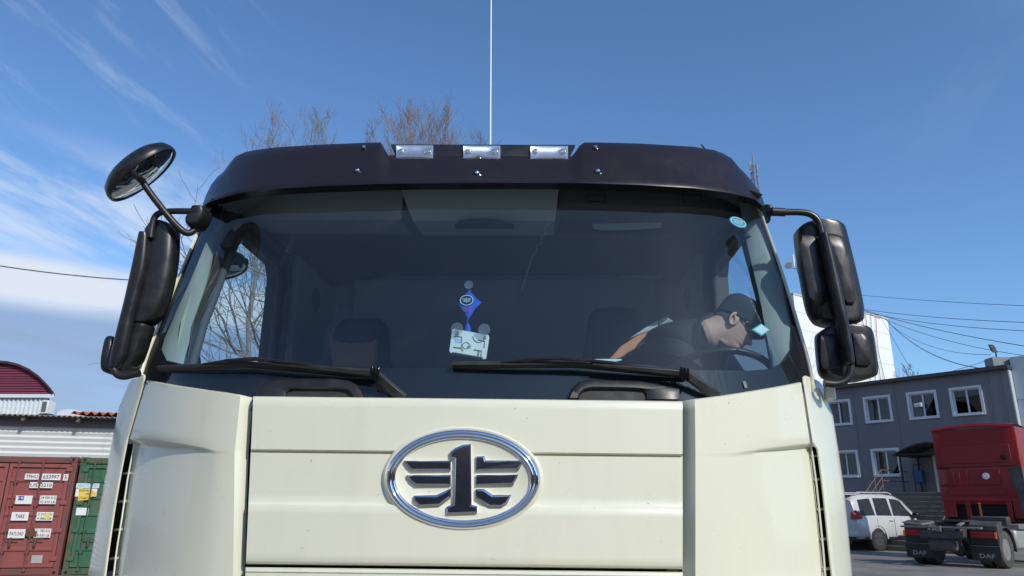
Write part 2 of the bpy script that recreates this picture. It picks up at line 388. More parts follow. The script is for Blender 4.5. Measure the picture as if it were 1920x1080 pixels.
# ---- side deflectors (the wrap-round outer corners) with their vents
def deflector(side):
    if side < 0:
        seam = [(273, 711), (262, 750), (252, 785), (241, 823), (228, 890), (216, 960), (206, 1030), (198, 1090)]
        wid  = [.068, .092, .105, .112, .118, .122, .126, .13]
    else:
        seam = [(1503, 715), (1509, 755), (1515, 795), (1521, 832), (1530, 842), (1538, 900), (1545, 965), (1552, 1035), (1558, 1090)]
        wid  = [.100, .116, .126, .124, .118, .112, .106, .100]
    W = []
    seam = resample(seam, 48); n = len(seam)
    def wat(k):
        f = k/(n-1)*7; i = min(6, int(f)); return wid[i]*(1-(f-i))+wid[i+1]*(f-i)
    sil = [(697, 243), (753, 221), (849, 202), (969, 180), (1090, 159)] if side < 0 else [(702, 1538), (720, 1549), (765, 1562), (835, 1573), (920, 1585), (1000, 1593), (1090, 1601)]
    for k, (x, y) in enumerate(seam):
        s = onsurf(x, y, FB, -.006); w = abs(atY(lerp_poly(sil, [y])[0], y, s.y+.20).x-s.x)+.004; r = [s+Vector((side*.045, .06, 0)), s+Vector((side*.003, .004, 0)), s+Vector((side*.006, 0, 0))]
        r.append(s+Vector((side*.011, .002, 0)))
        for j in range(1, 10):
            f = j/9; r.append(s+Vector((side*(.011+(w-.011)*(f+.22*f*(1-f))), .004+.215*f, 0)))
        r.append(r[-1]+Vector((side*.004, .03, 0)))
        r.append(r[-1]+Vector((0, .30, 0))); W.append(r)
    # rounded top cap
    top = W[0]; c = top[-2]*.5+top[1]*.5
    for f, dz in ((.93, .016), (.75, .026), (.4, .030)):
        W.insert(0, [c+(p-c)*f+Vector((0, 0, dz)) for p in top])
    W.insert(0, [c+Vector((0, 0, .031)) for p in top])
    d = MB().grid(W).build('side_deflector', CREAM, truck, smooth=60)
    # vent: dark strip with cream slats
    if side < 0: pa = [(247, 832), (234, 900), (224, 970), (214, 1030), (207, 1090)]; dx = (-12, 8)
    else: pa = [(1525, 838), (1534, 900), (1541, 965), (1548, 1035), (1552, 1090)]; dx = (-16, 14)
    v = MB().grid([[onsurf(x+e, y, FB, .045) for e in dx] for x, y in pa]).build('vent', VOID, truck)
    for y in ((890, 943, 996, 1050) if side < 0 else (858, 902, 958, 1014, 1070)):
        x = lerp_poly([(b, a) for a, b in pa], [y])[0]
        a = onsurf(x-6, y, FB, .018); b = onsurf(x+6, y-1.5, FB, .018)
        MB().obox(a, b-a, (0, .04, 0), (0, 0, .008)).build('vent_slat', CREAM, v)
    e = MB(); q = [onsurf(x+(5 if side < 0 else -4), y, FB, .014) for x, y in resample(pa, 12)]
    e.tube(q, .003, 6); e.build('vent_trim', CREAM, v)
    # thin lines of the door edge seen within
    return d
deflector(-1); deflector(1)
# small mount seen right of the cap
p = atY(1561, 737, .46); MB().lathe(p-Vector((.01, 0, .03)), (0, 0, 1), [(0, 0), (.012, 0), (.02, .01), (.02, .05), (.012, .058), (0, .06)], 16).build('mirror_mount_cap', CREAM, truck)

# ---- badge
FE = lambda x, z: plan(x)*.6+.05*(z-1.4)-.004
def Z(x, y): return (440+x/2.2326, 760+y/2.2326)
cx_, cy_ = 867.5, 898.5
def ell(a, b, n=72, rot=.012):
    return [(cx_+a*math.cos(t)*math.cos(rot)-b*math.sin(t)*math.sin(rot), cy_+a*math.cos(t)*math.sin(rot)+b*math.sin(t)*math.cos(rot)) for t in [2*math.pi*k/n for k in range(n)]]
prof = [(145.5, 95, .016), (145, 94.5, -.003), (143.5, 93, -.008), (140, 90, -.013), (137, 87.4, -.0145), (135, 85.4, -.0125), (133.6, 84.2, -.010), (131.6, 82.4, -.0115), (129, 79.6, -.011), (126.5, 76.8, -.007), (125, 74.8, .004), (124.5, 74.5, .016)]
W = [[onsurf(x, y, FE, o) for x, y in ell(a, b)] for a, b, o in prof]
em = MB().grid(W, True).build('badge', CHROME, truck, smooth=60)
W = [[onsurf(x, y, FE, o) for x, y in ell(a, b)] for a, b, o in ((151, 100, .012), (149, 98.5, .0), (146, 96, -.004), (143, 92, .0), (60, 40, .0), (1, 1, .0))]
MB().grid(W, True).build('badge_plinth', CREAM, em, smooth=50)
shapes = {
 'numeral': [(903, 196), (925, 179), (958, 166), (990, 163), (993, 416), (1016, 422), (1016, 451), (889, 456), (889, 424), (916, 414), (922, 226), (905, 223)],
 'w1': [(711, 232), (906, 232), (906, 273), (744, 276), (723, 256)],
 'w2': [(722, 292), (906, 292), (906, 336), (760, 338), (735, 319)],
 'w3': [(752, 378), (848, 375), (880, 360), (906, 347), (906, 385), (860, 421), (775, 425), (750, 400)],
 'w4': [(1012, 215), (1047, 213), (1052, 231), (1211, 232), (1190, 272), (1012, 275)],
 'w5': [(1012, 292), (1189, 290), (1168, 333), (1012, 337)],
 'w6': [(1010, 351), (1046, 351), (1082, 375), (1159, 375), (1143, 410), (1120, 426), (1068, 426), (1010, 392)]}
for nm, pts in shapes.items():
    pp = [Z(*q) for q in pts]; cxm = sum(p[0] for p in pp)/len(pp); cym = sum(p[1] for p in pp)/len(pp)
    a = [onsurf(x, y, FE, .0) for x, y in pp]
    # proper inset for the bevelled face
    bm = bmesh.new(); th = .011 if nm == 'numeral' else .009
    back = [bm.verts.new(p) for p in a]; front = [bm.verts.new(p+Vector((0, -th, 0))) for p in a]
    n = len(a); bm.faces.new(front)
    for i in range(n): bm.faces.new((back[i], back[(i+1) % n], front[(i+1) % n], front[i]))
    bmesh.ops.recalc_face_normals(bm, faces=bm.faces)
    ff = [f for f in bm.faces if len(f.verts) == n and all(v in front for v in f.verts)]
    bmesh.ops.inset_region(bm, faces=ff, thickness=.0070, depth=.0)
    for f in ff:
        for v in f.verts: v.co.y -= .0045
        f.material_index = 1
    mb = MB(); me = bpy.data.meshes.new('badge_wing' if nm != 'numeral' else 'badge_numeral'); bm.to_mesh(me); bm.free()
    o = bpy.data.objects.new(me.name, me); COL.objects.link(o); me.materials.append(CHROME); me.materials.append(CHROMED); o.parent = em

# ---- windscreen
gtop = [(402, 368), (450, 340), (520, 332), (600, 328), (700, 326), (800, 325), (900, 325), (1000, 326), (1100, 328), (1200, 330), (1290, 334), (1370, 344), (1422, 380)]
gbot = [(271, 712), (320, 738), (400, 755), (500, 766), (620, 769), (740, 770), (870, 771), (1000, 771), (1120, 771), (1240, 770), (1350, 757), (1440, 742), (1517, 718)]
n = 49
W = rowsurf([(resample(gtop, n), 0), (resample(gbot, n), 0)], F_glass, [14])
ws = MB().grid(W).build('windscreen', GLASS, truck, smooth=80, fixn=False)
inner = [(428, 356), (416, 395), (392, 440), (368, 500), (332, 580), (309, 632), (303, 656), (313, 676), (345, 683), (470, 687), (600, 689), (760, 690), (880, 690), (1040, 691), (1200, 692), (1340, 694), (1405, 695), (1442, 692), (1470, 678), (1486, 650), (1486, 612), (1466, 525), (1440, 450), (1422, 395), (1408, 362)]
outer = [(406, 362), (400, 384), (376, 430), (350, 490), (318, 570), (289, 632), (272, 680), (266, 714), (316, 748), (470, 770), (600, 774), (760, 776), (880, 776), (1040, 776), (1200, 776), (1340, 768), (1405, 758), (1460, 748), (1505, 736), (1522, 722), (1516, 690), (1490, 600), (1462, 500), (1438, 425), (1420, 378)]
a = [onsurf(x, y, F_glass, .006) for x, y in outer]; b = [onsurf(x, y, F_glass, .006) for x, y in inner]
o2 = []; i2 = []
for i in range(len(inner)-1):
    for k in range(3):
        f = k/3
        o2.append(onsurf(outer[i][0]*(1-f)+outer[i+1][0]*f, outer[i][1]*(1-f)+outer[i+1][1]*f, F_glass, .006))
        i2.append(onsurf(inner[i][0]*(1-f)+inner[i+1][0]*f, inner[i][1]*(1-f)+inner[i+1][1]*f, F_glass, .006))
o2.append(a[-1]); i2.append(b[-1])
mid = [[p.lerp(q, f) for p, q in zip(o2, i2)] for f in (0, .25, .5, .75, 1)]
mid = [[Vector((p.x, F_glass(p.x, p.z)+.006, p.z)) for p in r] for r in mid]
MB().grid(mid).build('glass_border', mat('frit', (.010, .011, .014), .55, spec=.15, var=(9, .6, (.022, .023, .026)), stretch=(12, 1, 1.2), lo=.48, hi=.8), ws)
# cab body edge beside the glass (cream A pillars) running back as cab side
def pillar(side):
    if side < 0: e = [(402, 372), (396, 384), (380, 416), (340, 506), (302, 598), (276, 664), (268, 690), (264, 703)]
    else: e = [(1414, 372), (1420, 384), (1434, 420), (1462, 498), (1490, 588), (1512, 664), (1522, 706), (1526, 735)]
    e = resample(e, 16); W = []
    for x, y in e:
        p = onsurf(x, y, F_glass, -.004); s = side
        W.append([p+Vector((-s*.004, .010, 0)), p+Vector((-s*.003, 0, 0)), p+Vector((s*.003, -.003, 0)), p+Vector((s*(.008 if s > 0 else .005), .003, 0)), p+Vector((s*(.013 if s > 0 else .009), .014, 0))])
    MB().grid(W).build('windscreen_pillar', CREAM, truck, smooth=60)
pillar(-1); pillar(1)

# ---- cab shell: door walls with window openings, rear wall, floor, roof
def side_wall(s):
    X = s*1.175; t = -s*.05
    yA, yB, yC = .42, 1.36, 2.25; z0, z1 = 1.0, 2.96
    wf = [(.43, 2.02), (1.25, 2.02), (1.25, 2.70), (1.20, 2.765), (.76, 2.765), (.69, 2.69), (.60, 2.50), (.50, 2.28)]
    wo_ = [(.39, 1.0), (1.36, 1.0), (1.36, 2.72), (1.30, 2.98), (.78, 2.98), (.64, 2.86), (.55, 2.55), (.45, 2.28)]
    d = MB()
    for face in (X, X+t):
        k = len(wf); v = [(face, y, z) for y, z in wo_]+[(face, y, z) for y, z in wf]
        d.add(v, [(i, (i+1) % k, k+(i+1) % k, k+i) for i in range(k)])
    k = len(wf); v = [(X+t*.02, y, z) for y, z in wf]+[(X+t*1.01, y, z) for y, z in wf]
    dr = d.build('door', [CREAM], truck, smooth=None)
    rv = MB(); rv.add(v, [(i, (i+1) % k, k+(i+1) % k, k+i) for i in range(k)]); v = [(X+t*1.02, y, z) for y, z in wo_]+[(X+t*1.02, y, z) for y, z in wf]
    rv.add(v, [(i, (i+1) % k, k+(i+1) % k, k+i) for i in range(k)]); rv.build('door_lining', TRIMD, dr, smooth=None)
    # inner lining frame
    fr = MB(); wi = [(y+(.03 if y > 1 else -.03), z+(.03 if z > 2.5 else -.03)) for y, z in wf]
    k = len(wf)
    loop = [Vector((X+t*1.35, y, z)) for y, z in wf]; loop.append(loop[0].copy())
    fr.tube(loop, .018, 8, cap=False)
    loop = [Vector((X+t*1.8, y, z)) for y, z in ((1.31, 1.9), (1.31, 2.72), (1.24, 2.82), (.78, 2.82), (.66, 2.76), (.56, 2.64))]
    fr.tube(loop, .022, 8)
    fr.build('window_frame', TRIMD, dr, smooth=60)
    MB().add([(X+t*.5, y, z) for y, z in wf], [tuple(range(len(wf)))]).build('window_pane', SGLASS, dr, fixn=False, smooth=None)
    MB().box(min(X+t*1.05, X+t*1.9), max(X+t*1.05, X+t*1.9), .52, 1.36, 1.0, 1.97).build('door_lining', TRIMD, dr)
    # rear side panel
    MB().box(min(X, X+t), max(X, X+t), yB+.004, yC, z0, z1).build('side_panel', CREAM, truck)
    MB().box(min(X+t*1.02, X+t*2.2), max(X+t*1.02, X+t*2.2), yB+.03, yC-.06, 1.2, 2.9).build('interior_lining', TRIM, truck, bevel=.03)
    # oval coat-hook recess on the side wall
    MB().lathe((X+t*2.2, 1.72, 2.72), (-s, 0, 0), [(0, .014), (.05, .012), (.07, 0)], 20, up=(0, 0, 1)).build('speaker_cover', TRIMD, truck)
side_wall(-1); side_wall(1)
MB().box(-1.12, 1.12, 2.17, 2.25, 1.0, 3.10).build('rear_wall', CREAM, truck)
b = MB().box(-1.11, 1.11, 2.12, 2.165, 1.1, 3.0)
b.box(-.95, .95, 2.06, 2.118, 2.1, 2.96)
b.build('interior_lining', TRIM, truck, bevel=.02)
b = MB().box(-1.11, 1.11, 1.42, 2.115, 1.5, 1.98); b.build('sleeper_bunk', TRIMD, truck, bevel=.04)
# roof
W = []
for y, z in ((.62, 2.98), (.70, 3.02), (.9, 3.06), (1.5, 3.10), (2.1, 3.12), (2.25, 3.08), (2.255, 3.0)):
    W.append([Vector((x*1.175, y+(plan(x*1.1) if y < .8 else 0)*.2, z-.14*abs(x)**4)) for x in [i/10 for i in range(-10, 11)]])
MB().grid(W).build('roof', CREAM, truck, smooth=50)
W = []
for y, z in ((.46, 2.90), (.62, 2.915), (.9, 2.98), (1.5, 3.0), (2.14, 3.0)):
    W.append([Vector((x*1.13, y, z-.10*abs(x)**5)) for x in [i/10 for i in range(-10, 11)]])
MB().grid(W).build('headliner', LINER, truck, smooth=50)
MB().box(-1.15, 1.15, .35, 2.2, .95, 1.0).build('cab_floor', VOID, truck)
# overhead console behind the top of the glass
def ovh(px0, px1, pyt, pyb, off, m, name, th=.10, skew=0):
    r1 = [(px0+(px1-px0)*k/10, pyt) for k in range(11)]; r2 = [(px0+skew+(px1-px0-skew*1.3)*k/10, pyb) for k in range(11)]
    a = [onsurf(x, y, F_glass, off) for x, y in r1]; b = [onsurf(x, y, F_glass, off+.10) for x, y in r2]
    return MB().grid([backrow(a, th+.1), a, b, backrow(b, .25, .03)]).build(name, m, truck, smooth=30)
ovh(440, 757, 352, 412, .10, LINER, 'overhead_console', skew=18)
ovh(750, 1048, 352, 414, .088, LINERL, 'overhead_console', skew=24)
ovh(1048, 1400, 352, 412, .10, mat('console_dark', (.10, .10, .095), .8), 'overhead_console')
for px in (1085, 1265):
    MB().tube([onsurf(x, y, F_glass, .088) for x, y in ((px+16, 366), (px+16, 378), (px+50, 378), (px+50, 366), (px+16, 366))], .003, 5).build('visor_clip', BLACK, truck)
# dark half-moon at the foot of the light console panel (camera housing)
pp = [(852, 421), (862, 413), (880, 410), (925, 410), (948, 414), (964, 421)]
MB().prism([onsurf(x, y, F_glass, .15) for x, y in pp], (0, .05, 0)).build('overhead_recess', TRIMD, truck)
# A pillar trims inside
def ptrim(s):
    if s < 0:
        L = [(420, 384), (410, 404), (392, 440), (368, 500), (332, 580), (306, 635), (298, 668), (300, 690)]
        Rr = [(428, 384), (416, 404), (404, 440), (400, 480), (384, 550), (363, 612), (347, 668), (342, 690)]
    else:
        L = [(1412, 380), (1422, 398), (1440, 450), (1466, 525), (1486, 600), (1490, 650), (1482, 680), (1478, 700)]
        Rr = [(1385, 380), (1394, 420), (1400, 455), (1413, 510), (1426, 565), (1436, 620), (1445, 670), (1448, 700)]
    W = []
    for l, r in zip(resample(L, 14), resample(Rr, 14)):
        a = onsurf(l[0]+s*6, l[1], F_glass, .012); b = onsurf(*r, F_glass, .09)
        W.append([a, a.lerp(b, .3)+Vector((0, -.012, 0)), a.lerp(b, .6)+Vector((0, -.014, 0)), a.lerp(b, .9)+Vector((0, -.006, 0)), b, b+Vector((s*.012, .03, 0)), b+Vector((s*.05, .06, 0))])
    MB().grid(W).build('pillar_trim', TRIML, truck, smooth=60)
ptrim(-1); ptrim(1)
# dashboard
W = []
for f in range(13):
    x = -1.10+2.2*f/12
    hump = .10*math.exp(-((x-.60)/.20)**2)
    W.append([Vector((x, F_glass(x, 1.92)+.02, 1.90)), Vector((x, F_glass(x, 1.95)+.06, 1.975+hump*.2)), Vector((x, F_glass(x, 2.0)+.18, 2.03+hump*.7)), Vector((x, .55+.3*plan(x), 2.05+hump)), Vector((x, .68, 2.03+hump*.9)), Vector((x, .75, 1.95)), Vector((x, .78, 1.3))])
DASH = mat('dashboard', (.035, .037, .040), .6, bump=(200, .25), bd=.002)
MB().grid(W).build('dashboard', DASH, truck, smooth=60, sub=1)
# instrument hood: curved lit ridge left of the wheel
W = []
for k in range(15):
    a = math.pi*k/14; x = .66-.20*math.cos(a); z = 2.075+.085*math.sin(a)
    W.append([Vector((x, .50, z)), Vector((x, .56, z+.012*math.sin(a))), Vector((x, .76, z+.008))])
MB().grid(W).build('instrument_hood', DASH, truck, smooth=60)
# steering wheel
c = atY(1363, 657, .42)+Vector((0, .196, -.112)); ax = Vector((0, .50, .87)).normalized(); u = Vector((1, 0, 0)); w = ax.cross(u)
ringp = [c+(u*math.cos(t)+w*math.sin(t))*.225 for t in [2*math.pi*k/40 for k in range(41)]]
swh = MB().tube(ringp, .014, 8, cap=False); 
for t in (R(20), R(160), R(270)): swh.tube([c, c+(u*math.cos(t)+w*math.sin(t))*.22], .013, 6)
swh.lathe(c-ax*.02, ax, [(0, 0), (.07, 0), (.075, .02), (.05, .045), (0, .05)], 20)
swh.tube([c, c-ax*.30+Vector((0, .0, 0))], .03, 8)
swh.build('steering_wheel', BLACK, truck, smooth=60)

# seats
def seat(x, y, name, tilt=0):
    s_ = MB()
    # backrest with shoulders and integrated headrest: lofted sections
    secs = []
    for z, hw, hd, yo in ((1.35, .25, .09, 0), (1.6, .27, .09, .03), (1.9, .27, .08, .07), (2.08, .26, .075, .09), (2.2, .22, .07, .105), (2.28, .165, .065, .115), (2.38, .15, .065, .13), (2.47, .135, .06, .14), (2.51, .10, .04, .145), (2.52, .03, .01, .145)):
        secs.append([Vector((x+hw*(abs(math.cos(t))**.6)*(1 if math.cos(t) > 0 else -1), y+yo+hd*(abs(math.sin(t))**.7)*(1 if math.sin(t) > 0 else -1), z)) for t in [2*math.pi*k/24 for k in range(24)]])
    s_.rings(secs); b = s_.build('seat', SEAT, truck, smooth=70)
    '''
    W = []
    for z, hw, yo in ((1.75, .15, .05), (1.95, .16, .075), (2.12, .15, .09), (2.22, .13, .105)):
        W.append([Vector((x+hw*f, y+yo-.100-(.0 if abs(f) < .9 else -.012)+(.014 if z > 2 else 0), z+(.06*f*f if z > 2.1 else 0))) for f in (-1, -.6, -.2, .2, .6, 1)])
    MB().grid(W).build('seat_insert', ORANGE, b, smooth=60)
    '''
    MB().box(x-.25, x+.25, y-.52, y+.02, 1.32, 1.46).build('seat_cushion', SEAT, b, bevel=.04)
    return b
b = seat(-.69, 1.22, 'passenger')
MB().prism([atY(x, y, 1.10) for x, y in ((619, 634), (635, 640), (663, 643), (690, 640), (706, 634), (704, 690), (622, 690))], (0, .03, 0)).build('seat_insert', mat('tan_shaded', (.26, .12, .07), .6), b, bevel=.01)  # darker copy of the tan orange leather, shade put into its colour
# clear protective film over the passenger seat: creased sheet
W = []
random.seed(3)
for i in range(15):
    z = 1.85+.68*i/14; row = []
    for k in range(21):
        f = -1+2*k/20; hw = .30 if z < 2.15 else .30-.14*min(1, (z-2.15)/.15)
        if z > 2.48: hw *= .75
        row.append(Vector((-.69+hw*f+random.uniform(-.006, .006), 1.10+.10*abs(f)**3+.10*(z-1.85)*.5+random.uniform(-.008, .008), z)))
    W.append(row)
MB().grid(W).build('seat_film', glassmat('clear_film', (.96, .97, .97), k=.25, rough=.22), b, smooth=25, fixn=False)
b = seat(.60, 1.02, 'driver')
for pts, m_, nm in (([(1141, 674), (1165, 648), (1195, 629), (1234, 616), (1235, 640), (1205, 648), (1180, 660), (1162, 674)], ORANGE, 'seat_bolster'), ([(1180, 634), (1210, 614), (1234, 600), (1234, 615), (1196, 628)], LINERL, 'seat_piping'), ([(1235, 600), (1248, 592), (1265, 603), (1250, 620), (1238, 637)], LINER, 'seat_piping')):
    MB().prism([atY(x, y, .80) for x, y in pts], (0, .06, 0)).build(nm, m_, b, bevel=.006)
# interior mirror plate and a light rail in the back
c1 = atY(1168, 424, .62)
mb = MB()
mb.prism([atY(x, y, .60) for x, y in ((1093, 415), (1243, 415), (1240, 428), (1180, 432), (1130, 434), (1105, 430), (1095, 422))], (0, .03, 0))
mm = mb.build('interior_mirror', BLACK, truck, bevel=.003)
MB().prism([atY(x, y, .597) for x, y in ((1110, 417), (1242, 417), (1240, 427), (1178, 431), (1132, 432), (1112, 429))], (0, .002, 0)).build('mirror_glass', mat('pale_label', (.50, .52, .5), .3), mm)
MB().prism([atY(x, y, 2.0) for x, y in ((1163, 516), (1242, 517), (1241, 521), (1164, 520))], (0, .02, 0)).build('curtain_rail', mat('rail', (.8, .8, .75), .4), truck)

# ---- sun visor
xs = [379, 386, 396, 408, 420, 432, 442, 460, 480, 520, 560, 600, 640, 680, 702, 714, 721, 728, 736, 770, 820, 870, 920, 970, 1020, 1060, 1072, 1079, 1086, 1096, 1120, 1160, 1200, 1250, 1300, 1340, 1356, 1372, 1386, 1400, 1414, 1426, 1436]
yb = lerp_poly([(379, 388), (396, 378), (450, 363), (520, 355), (600, 350), (750, 345), (900, 343.5), (1080, 344), (1200, 348), (1300, 354), (1370, 363), (1414, 374), (1436, 391)], xs)
yt = lerp_poly([(379, 386), (386, 366), (396, 346), (408, 331), (420, 321), (432, 304), (442, 293), (460, 285), (480, 281), (520, 276), (600, 271), (700, 267), (714, 267), (728, 291), (900, 291.5), (1074, 293), (1090, 267), (1120, 267), (1200, 269), (1300, 275), (1348, 283), (1372, 297), (1386, 314), (1400, 328), (1414, 345), (1426, 362), (1436, 389)], xs)
def bul(x):
    if 728 <= x <= 1074: return .016
    if 714 < x < 728: return .016*(x-714)/14
    if 1074 < x < 1090: return .016*(1090-x)/16
    return 0
def vrow(f, off):
    return [onsurf(x, b+(t-b)*f, F_glass, off+bul(x)*min(1, f*4)+ (.03 if x < 408 or x > 1405 else 0)*f) for x, b, t in zip(xs, yb, yt)]
def under(px, py, off): return [onsurf(x, b+py, F_glass, off) for x, b in zip(xs, yb)]
A = [under(0, 11, -.006), under(0, 4, -.05), vrow(0, -.078), vrow(.015, -.084), vrow(.05, -.086)]
for f in (.15, .3, .45, .6, .75, .88): A.append(vrow(f, -.086+.052*f))
A += [vrow(.96, -.028), vrow(1.0, -.018)]
topr = A[-1]
A.append(backrow(topr, .04, .004)); A.append(backrow(topr, .22, -.01))
vis = MB().grid(A).build('sun_visor', VISOR, truck, smooth=42, fixn=True)
# bolts
for x, y, r in ((683, 277, .012), (671, 321, .015), (895, 325.5, .015), (898, 294.5, .011), (1117, 277, .012), (1121, 322, .016)):
    f = (cyb := lerp_poly(list(zip(xs, yb)), [x])[0]); tt = lerp_poly(list(zip(xs, yt)), [x])[0]
    fr = (f-y)/(f-tt); p = onsurf(x, y, F_glass, -.086+.052*fr+bul(x)*min(1, fr*4)-.001)
    nrm = Vector((0, -.93, .36)) if fr < .8 else Vector((0, -.85, .5))
    bo = MB().lathe(p, nrm, [(r*1.15, -.006), (r*1.12, .001), (r*.85, .003), (r*.7, .001), (0, .001)], 20).build('bolt_washer', BLACKG, vis)
    MB().lathe(p+nrm*.001, nrm, [(r*.6, 0), (r*.55, .006), (r*.3, .010), (0, .011)], 16).build('bolt_head', CHROME, bo)
# second visor wing tips curling round the corner
# ---- light bar and its three lamps behind the centre of the visor
F_bar = lambda x, z: F_glass(x, z)*.5+.25
def fbar(x, y, off=0): return onsurf(x, y, lambda a, b: .36+.10*a*a+.3*(b-2.9), off)
W = [[fbar(x, y, o) for x in [732+(1078-732)*k/12 for k in range(13)]] for y, o in ((271, .10), (270.5, .02), (271, .0), (300, -.01), (310, .05))]
W = []
for (l, r, y, o) in ((735, 1076, 270.5, .10), (733, 1078, 270.5, .01), (732, 1079, 271.5, 0), (743, 1068, 296, 0), (745, 1066, 306, 0), (745, 1066, 306, .08)):
    W.append([fbar(l+(r-l)*k/12, y+(1.2*(k/12) if o < .05 else 1), o) for k in range(13)])
bar = MB().grid(W).build('light_bar', BLACK, truck, smooth=40)
for i, (x0, x1) in enumerate(((743, 812), (869, 938), (995, 1065))):
    y0 = 272.5+i*.6; y1 = 300
    q = [(x0, y0), (x1, y0+.5), (x1-3, y1), (x0+3, y1)]
    back = MB().prism([fbar(x, y, -.006) for x, y in q], (0, .004, 0)).build('lamp', WHITE, bar)
    MB().grid([[fbar(x0+(x1-x0)*k/14, y0+1+(y1-y0-2)*j/10, -.0065-.006*abs(j/5-1)**2-.006*abs(k/7-1)**4) for k in range(15)] for j in range(11)]).build('reflector', mat('reflector', (.92, .94, .97), .32, metal=1), back, smooth=80)
    # ribbed lens
    W = []
    for f in (0, .06, .94, 1):
        row = []
        for k in range(73):
            g_ = k/72; x = x0+(x1-x0)*g_+(3 if g_ < .5 else -3)*f*0+ (3*(1-2*g_))*f; y = y0+(y1-y0)*f
            edge = 0 if (f in (0, 1) or k in (0, 72)) else 1
            row.append(fbar(x, y, -.008-(.014+.0022*math.cos(k*math.pi))*edge))
        W.append(row)
    MB().grid(W).build('lamp_lens', LENS, back, smooth=20, fixn=False)
    g = MB()
    for cxp in (x0+9, x1-9):
        p = fbar(cxp, 284, -.012); g.lathe(p, (0, -1, .2), [(.016, 0), (.010, .004), (.009, .008), (0, .009)], 14)
    g.build('lamp_screw', mat('bright_reflector', (.9, .9, .88), .1, metal=1), back)

# ---- whip antenna
p0 = atY(919.5, 290, .62); top = atY(921, -40, .60)
MB().tube([p0-Vector((0, 0, .1)), p0, p0.lerp(top, .5), top], [.005, .0034, .0028, .0026], 8).build('antenna', mat('antenna_white', (.85, .85, .83), .4), truck)
p0 = atY(1322, 280, .55); MB().tube([p0, atY(1315, 271, .55)], .003, 6).build('washer_nozzle', BLACK, truck)

# ---- wipers
def wiper(s):
    if s < 0: tip, mid_, heel, kn, dn = (296, 690), (465, 682), (712, 704), (702, 699), (757, 748); mount = (512, 682)
    else: tip, mid_, heel, kn, dn = (848, 683), (1080, 682), (1290, 702), (1284, 700), (1345, 745); mount = (1110, 683)
    arm = MB()
    def OS(p, o): return onsurf(*p, F_glass, o)
    a = OS(kn, -.045); b = OS(dn, -.012)
    # lower arm (box section), knuckle, upper arm
    def strip(p, q, wp, wq, o1, o2, th=.012):
        P, Q = OS(p, o1), OS(q, o2); d = (Q-P).normalized(); up = Vector((0, -.28, .96)); nrm = d.cross(up).normalized(); up = nrm.cross(d).normalized()
        if nrm.y > 0: nrm = -nrm
        vs = []
        for c_, w_ in ((P, wp), (Q, wq)):
            vs += [c_+up*w_, c_-up*w_, c_-up*w_*.7+nrm*th, c_+up*w_*.7+nrm*th]
        arm.add(vs, [(0, 1, 2, 3), (7, 6, 5, 4), (0, 4, 5, 1), (1, 5, 6, 2), (2, 6, 7, 3), (3, 7, 4, 0)])
    strip(kn, dn, .016, .020, -.045, -.014, .012)
    strip(mount, kn, .005, .013, -.042, -.045, .010)
    arm_o = arm.build('wiper_arm', mat('wiper_black', (.022, .022, .022), .5, var=(30, .5, (.06, .06, .055))), truck, bevel=.002)
    k = MB()
    for j in range(3):
        P = OS((kn[0]-5+j*6, kn[1]-1+j*1.5), -.060); k.obox(P-Vector((.004, 0, .022)), (.007, 0, 0), (0, .014, 0), (0, 0, .042))
    k.build('wiper_joint', BLACKG, arm_o, bevel=.001)
    # blade
    bl = MB(); pts = resample([tip, mid_, heel], 30)
    P = [OS(q, -.018-.012*math.sin(math.pi*i/29)) for i, q in enumerate(pts)]
    bl.rings([[p+Vector((0, 0, .009)), p+Vector((0, -.012, .004)), p+Vector((0, -.012, -.004)), p+Vector((0, .012, -.012)), p+Vector((0, .016, -.006))] for p in P])
    bo = bl.build('wiper_blade', RUBBER, arm_o, smooth=30)
    br = MB(); n = len(P)
    for i0, i1 in ((6, 12), (17, 24)):
        br.tube([P[i0]+Vector((0, -.012, .004)), P[(i0+i1)//2]+Vector((0, -.018, .010)), P[i1]+Vector((0, -.012, .004))], [.003, .005, .003], 6)
    br.tube([P[9]+Vector((0, -.02, .012)), P[13]+Vector((0, -.024, .015)), P[20]+Vector((0, -.02, .012))], [.004, .007, .004], 6)
    br.build('wiper_bridge', BLACK, bo, smooth=40)
wiper(-1); wiper(1)
# ---- grab handles under the wipers
def grab(s):
    if s < 0:
        o_ = [(482, 748), (481, 730), (488, 726), (502, 722), (515, 714), (535, 711), (630, 711), (655, 714), (675, 725), (688, 748)]
        i_ = [(538, 748), (538, 738), (546, 731), (560, 730.5), (630, 731), (652, 733), (660, 740), (664, 748)]
    else:
        o_ = [(1272, 750), (1272, 731), (1262, 727), (1246, 725), (1225, 720), (1200, 716), (1105, 713), (1086, 717), (1072, 729), (1064, 748)]
        i_ = [(1212, 750), (1212, 740), (1206, 732), (1190, 731), (1110, 730), (1096, 733), (1088, 740), (1086, 748)]
    n = 40; O = [onsurf(x, y, F_glass, -.004) for x, y in resample(o_, n)]; I = [onsurf(x, y, F_glass, -.002) for x, y in resample(i_, n)]
    th = -.022
    W = [[p+Vector((0, .01, 0)) for p in O], O, [p+Vector((0, th*.7, 0)) for p in O],
         [p.lerp(q, .18)+Vector((0, th, 0)) for p, q in zip(O, I)], [p.lerp(q, .8)+Vector((0, th, 0)) for p, q in zip(O, I)], [q+Vector((0, th*.6, 0)) for q in I], [q+Vector((0, .01, 0)) for q in I]]
    gh = MB().grid(W).build('grab_handle', BLACK, truck, smooth=45)
    MB().grid([[q+Vector((0, -.004, 0)) for q in I], [onsurf(x_, 753, F_glass, -.006) for x_, y_ in resample(i_, n)]]).build('grip_recess', RUBBER, gh, smooth=60)
grab(-1); grab(1)

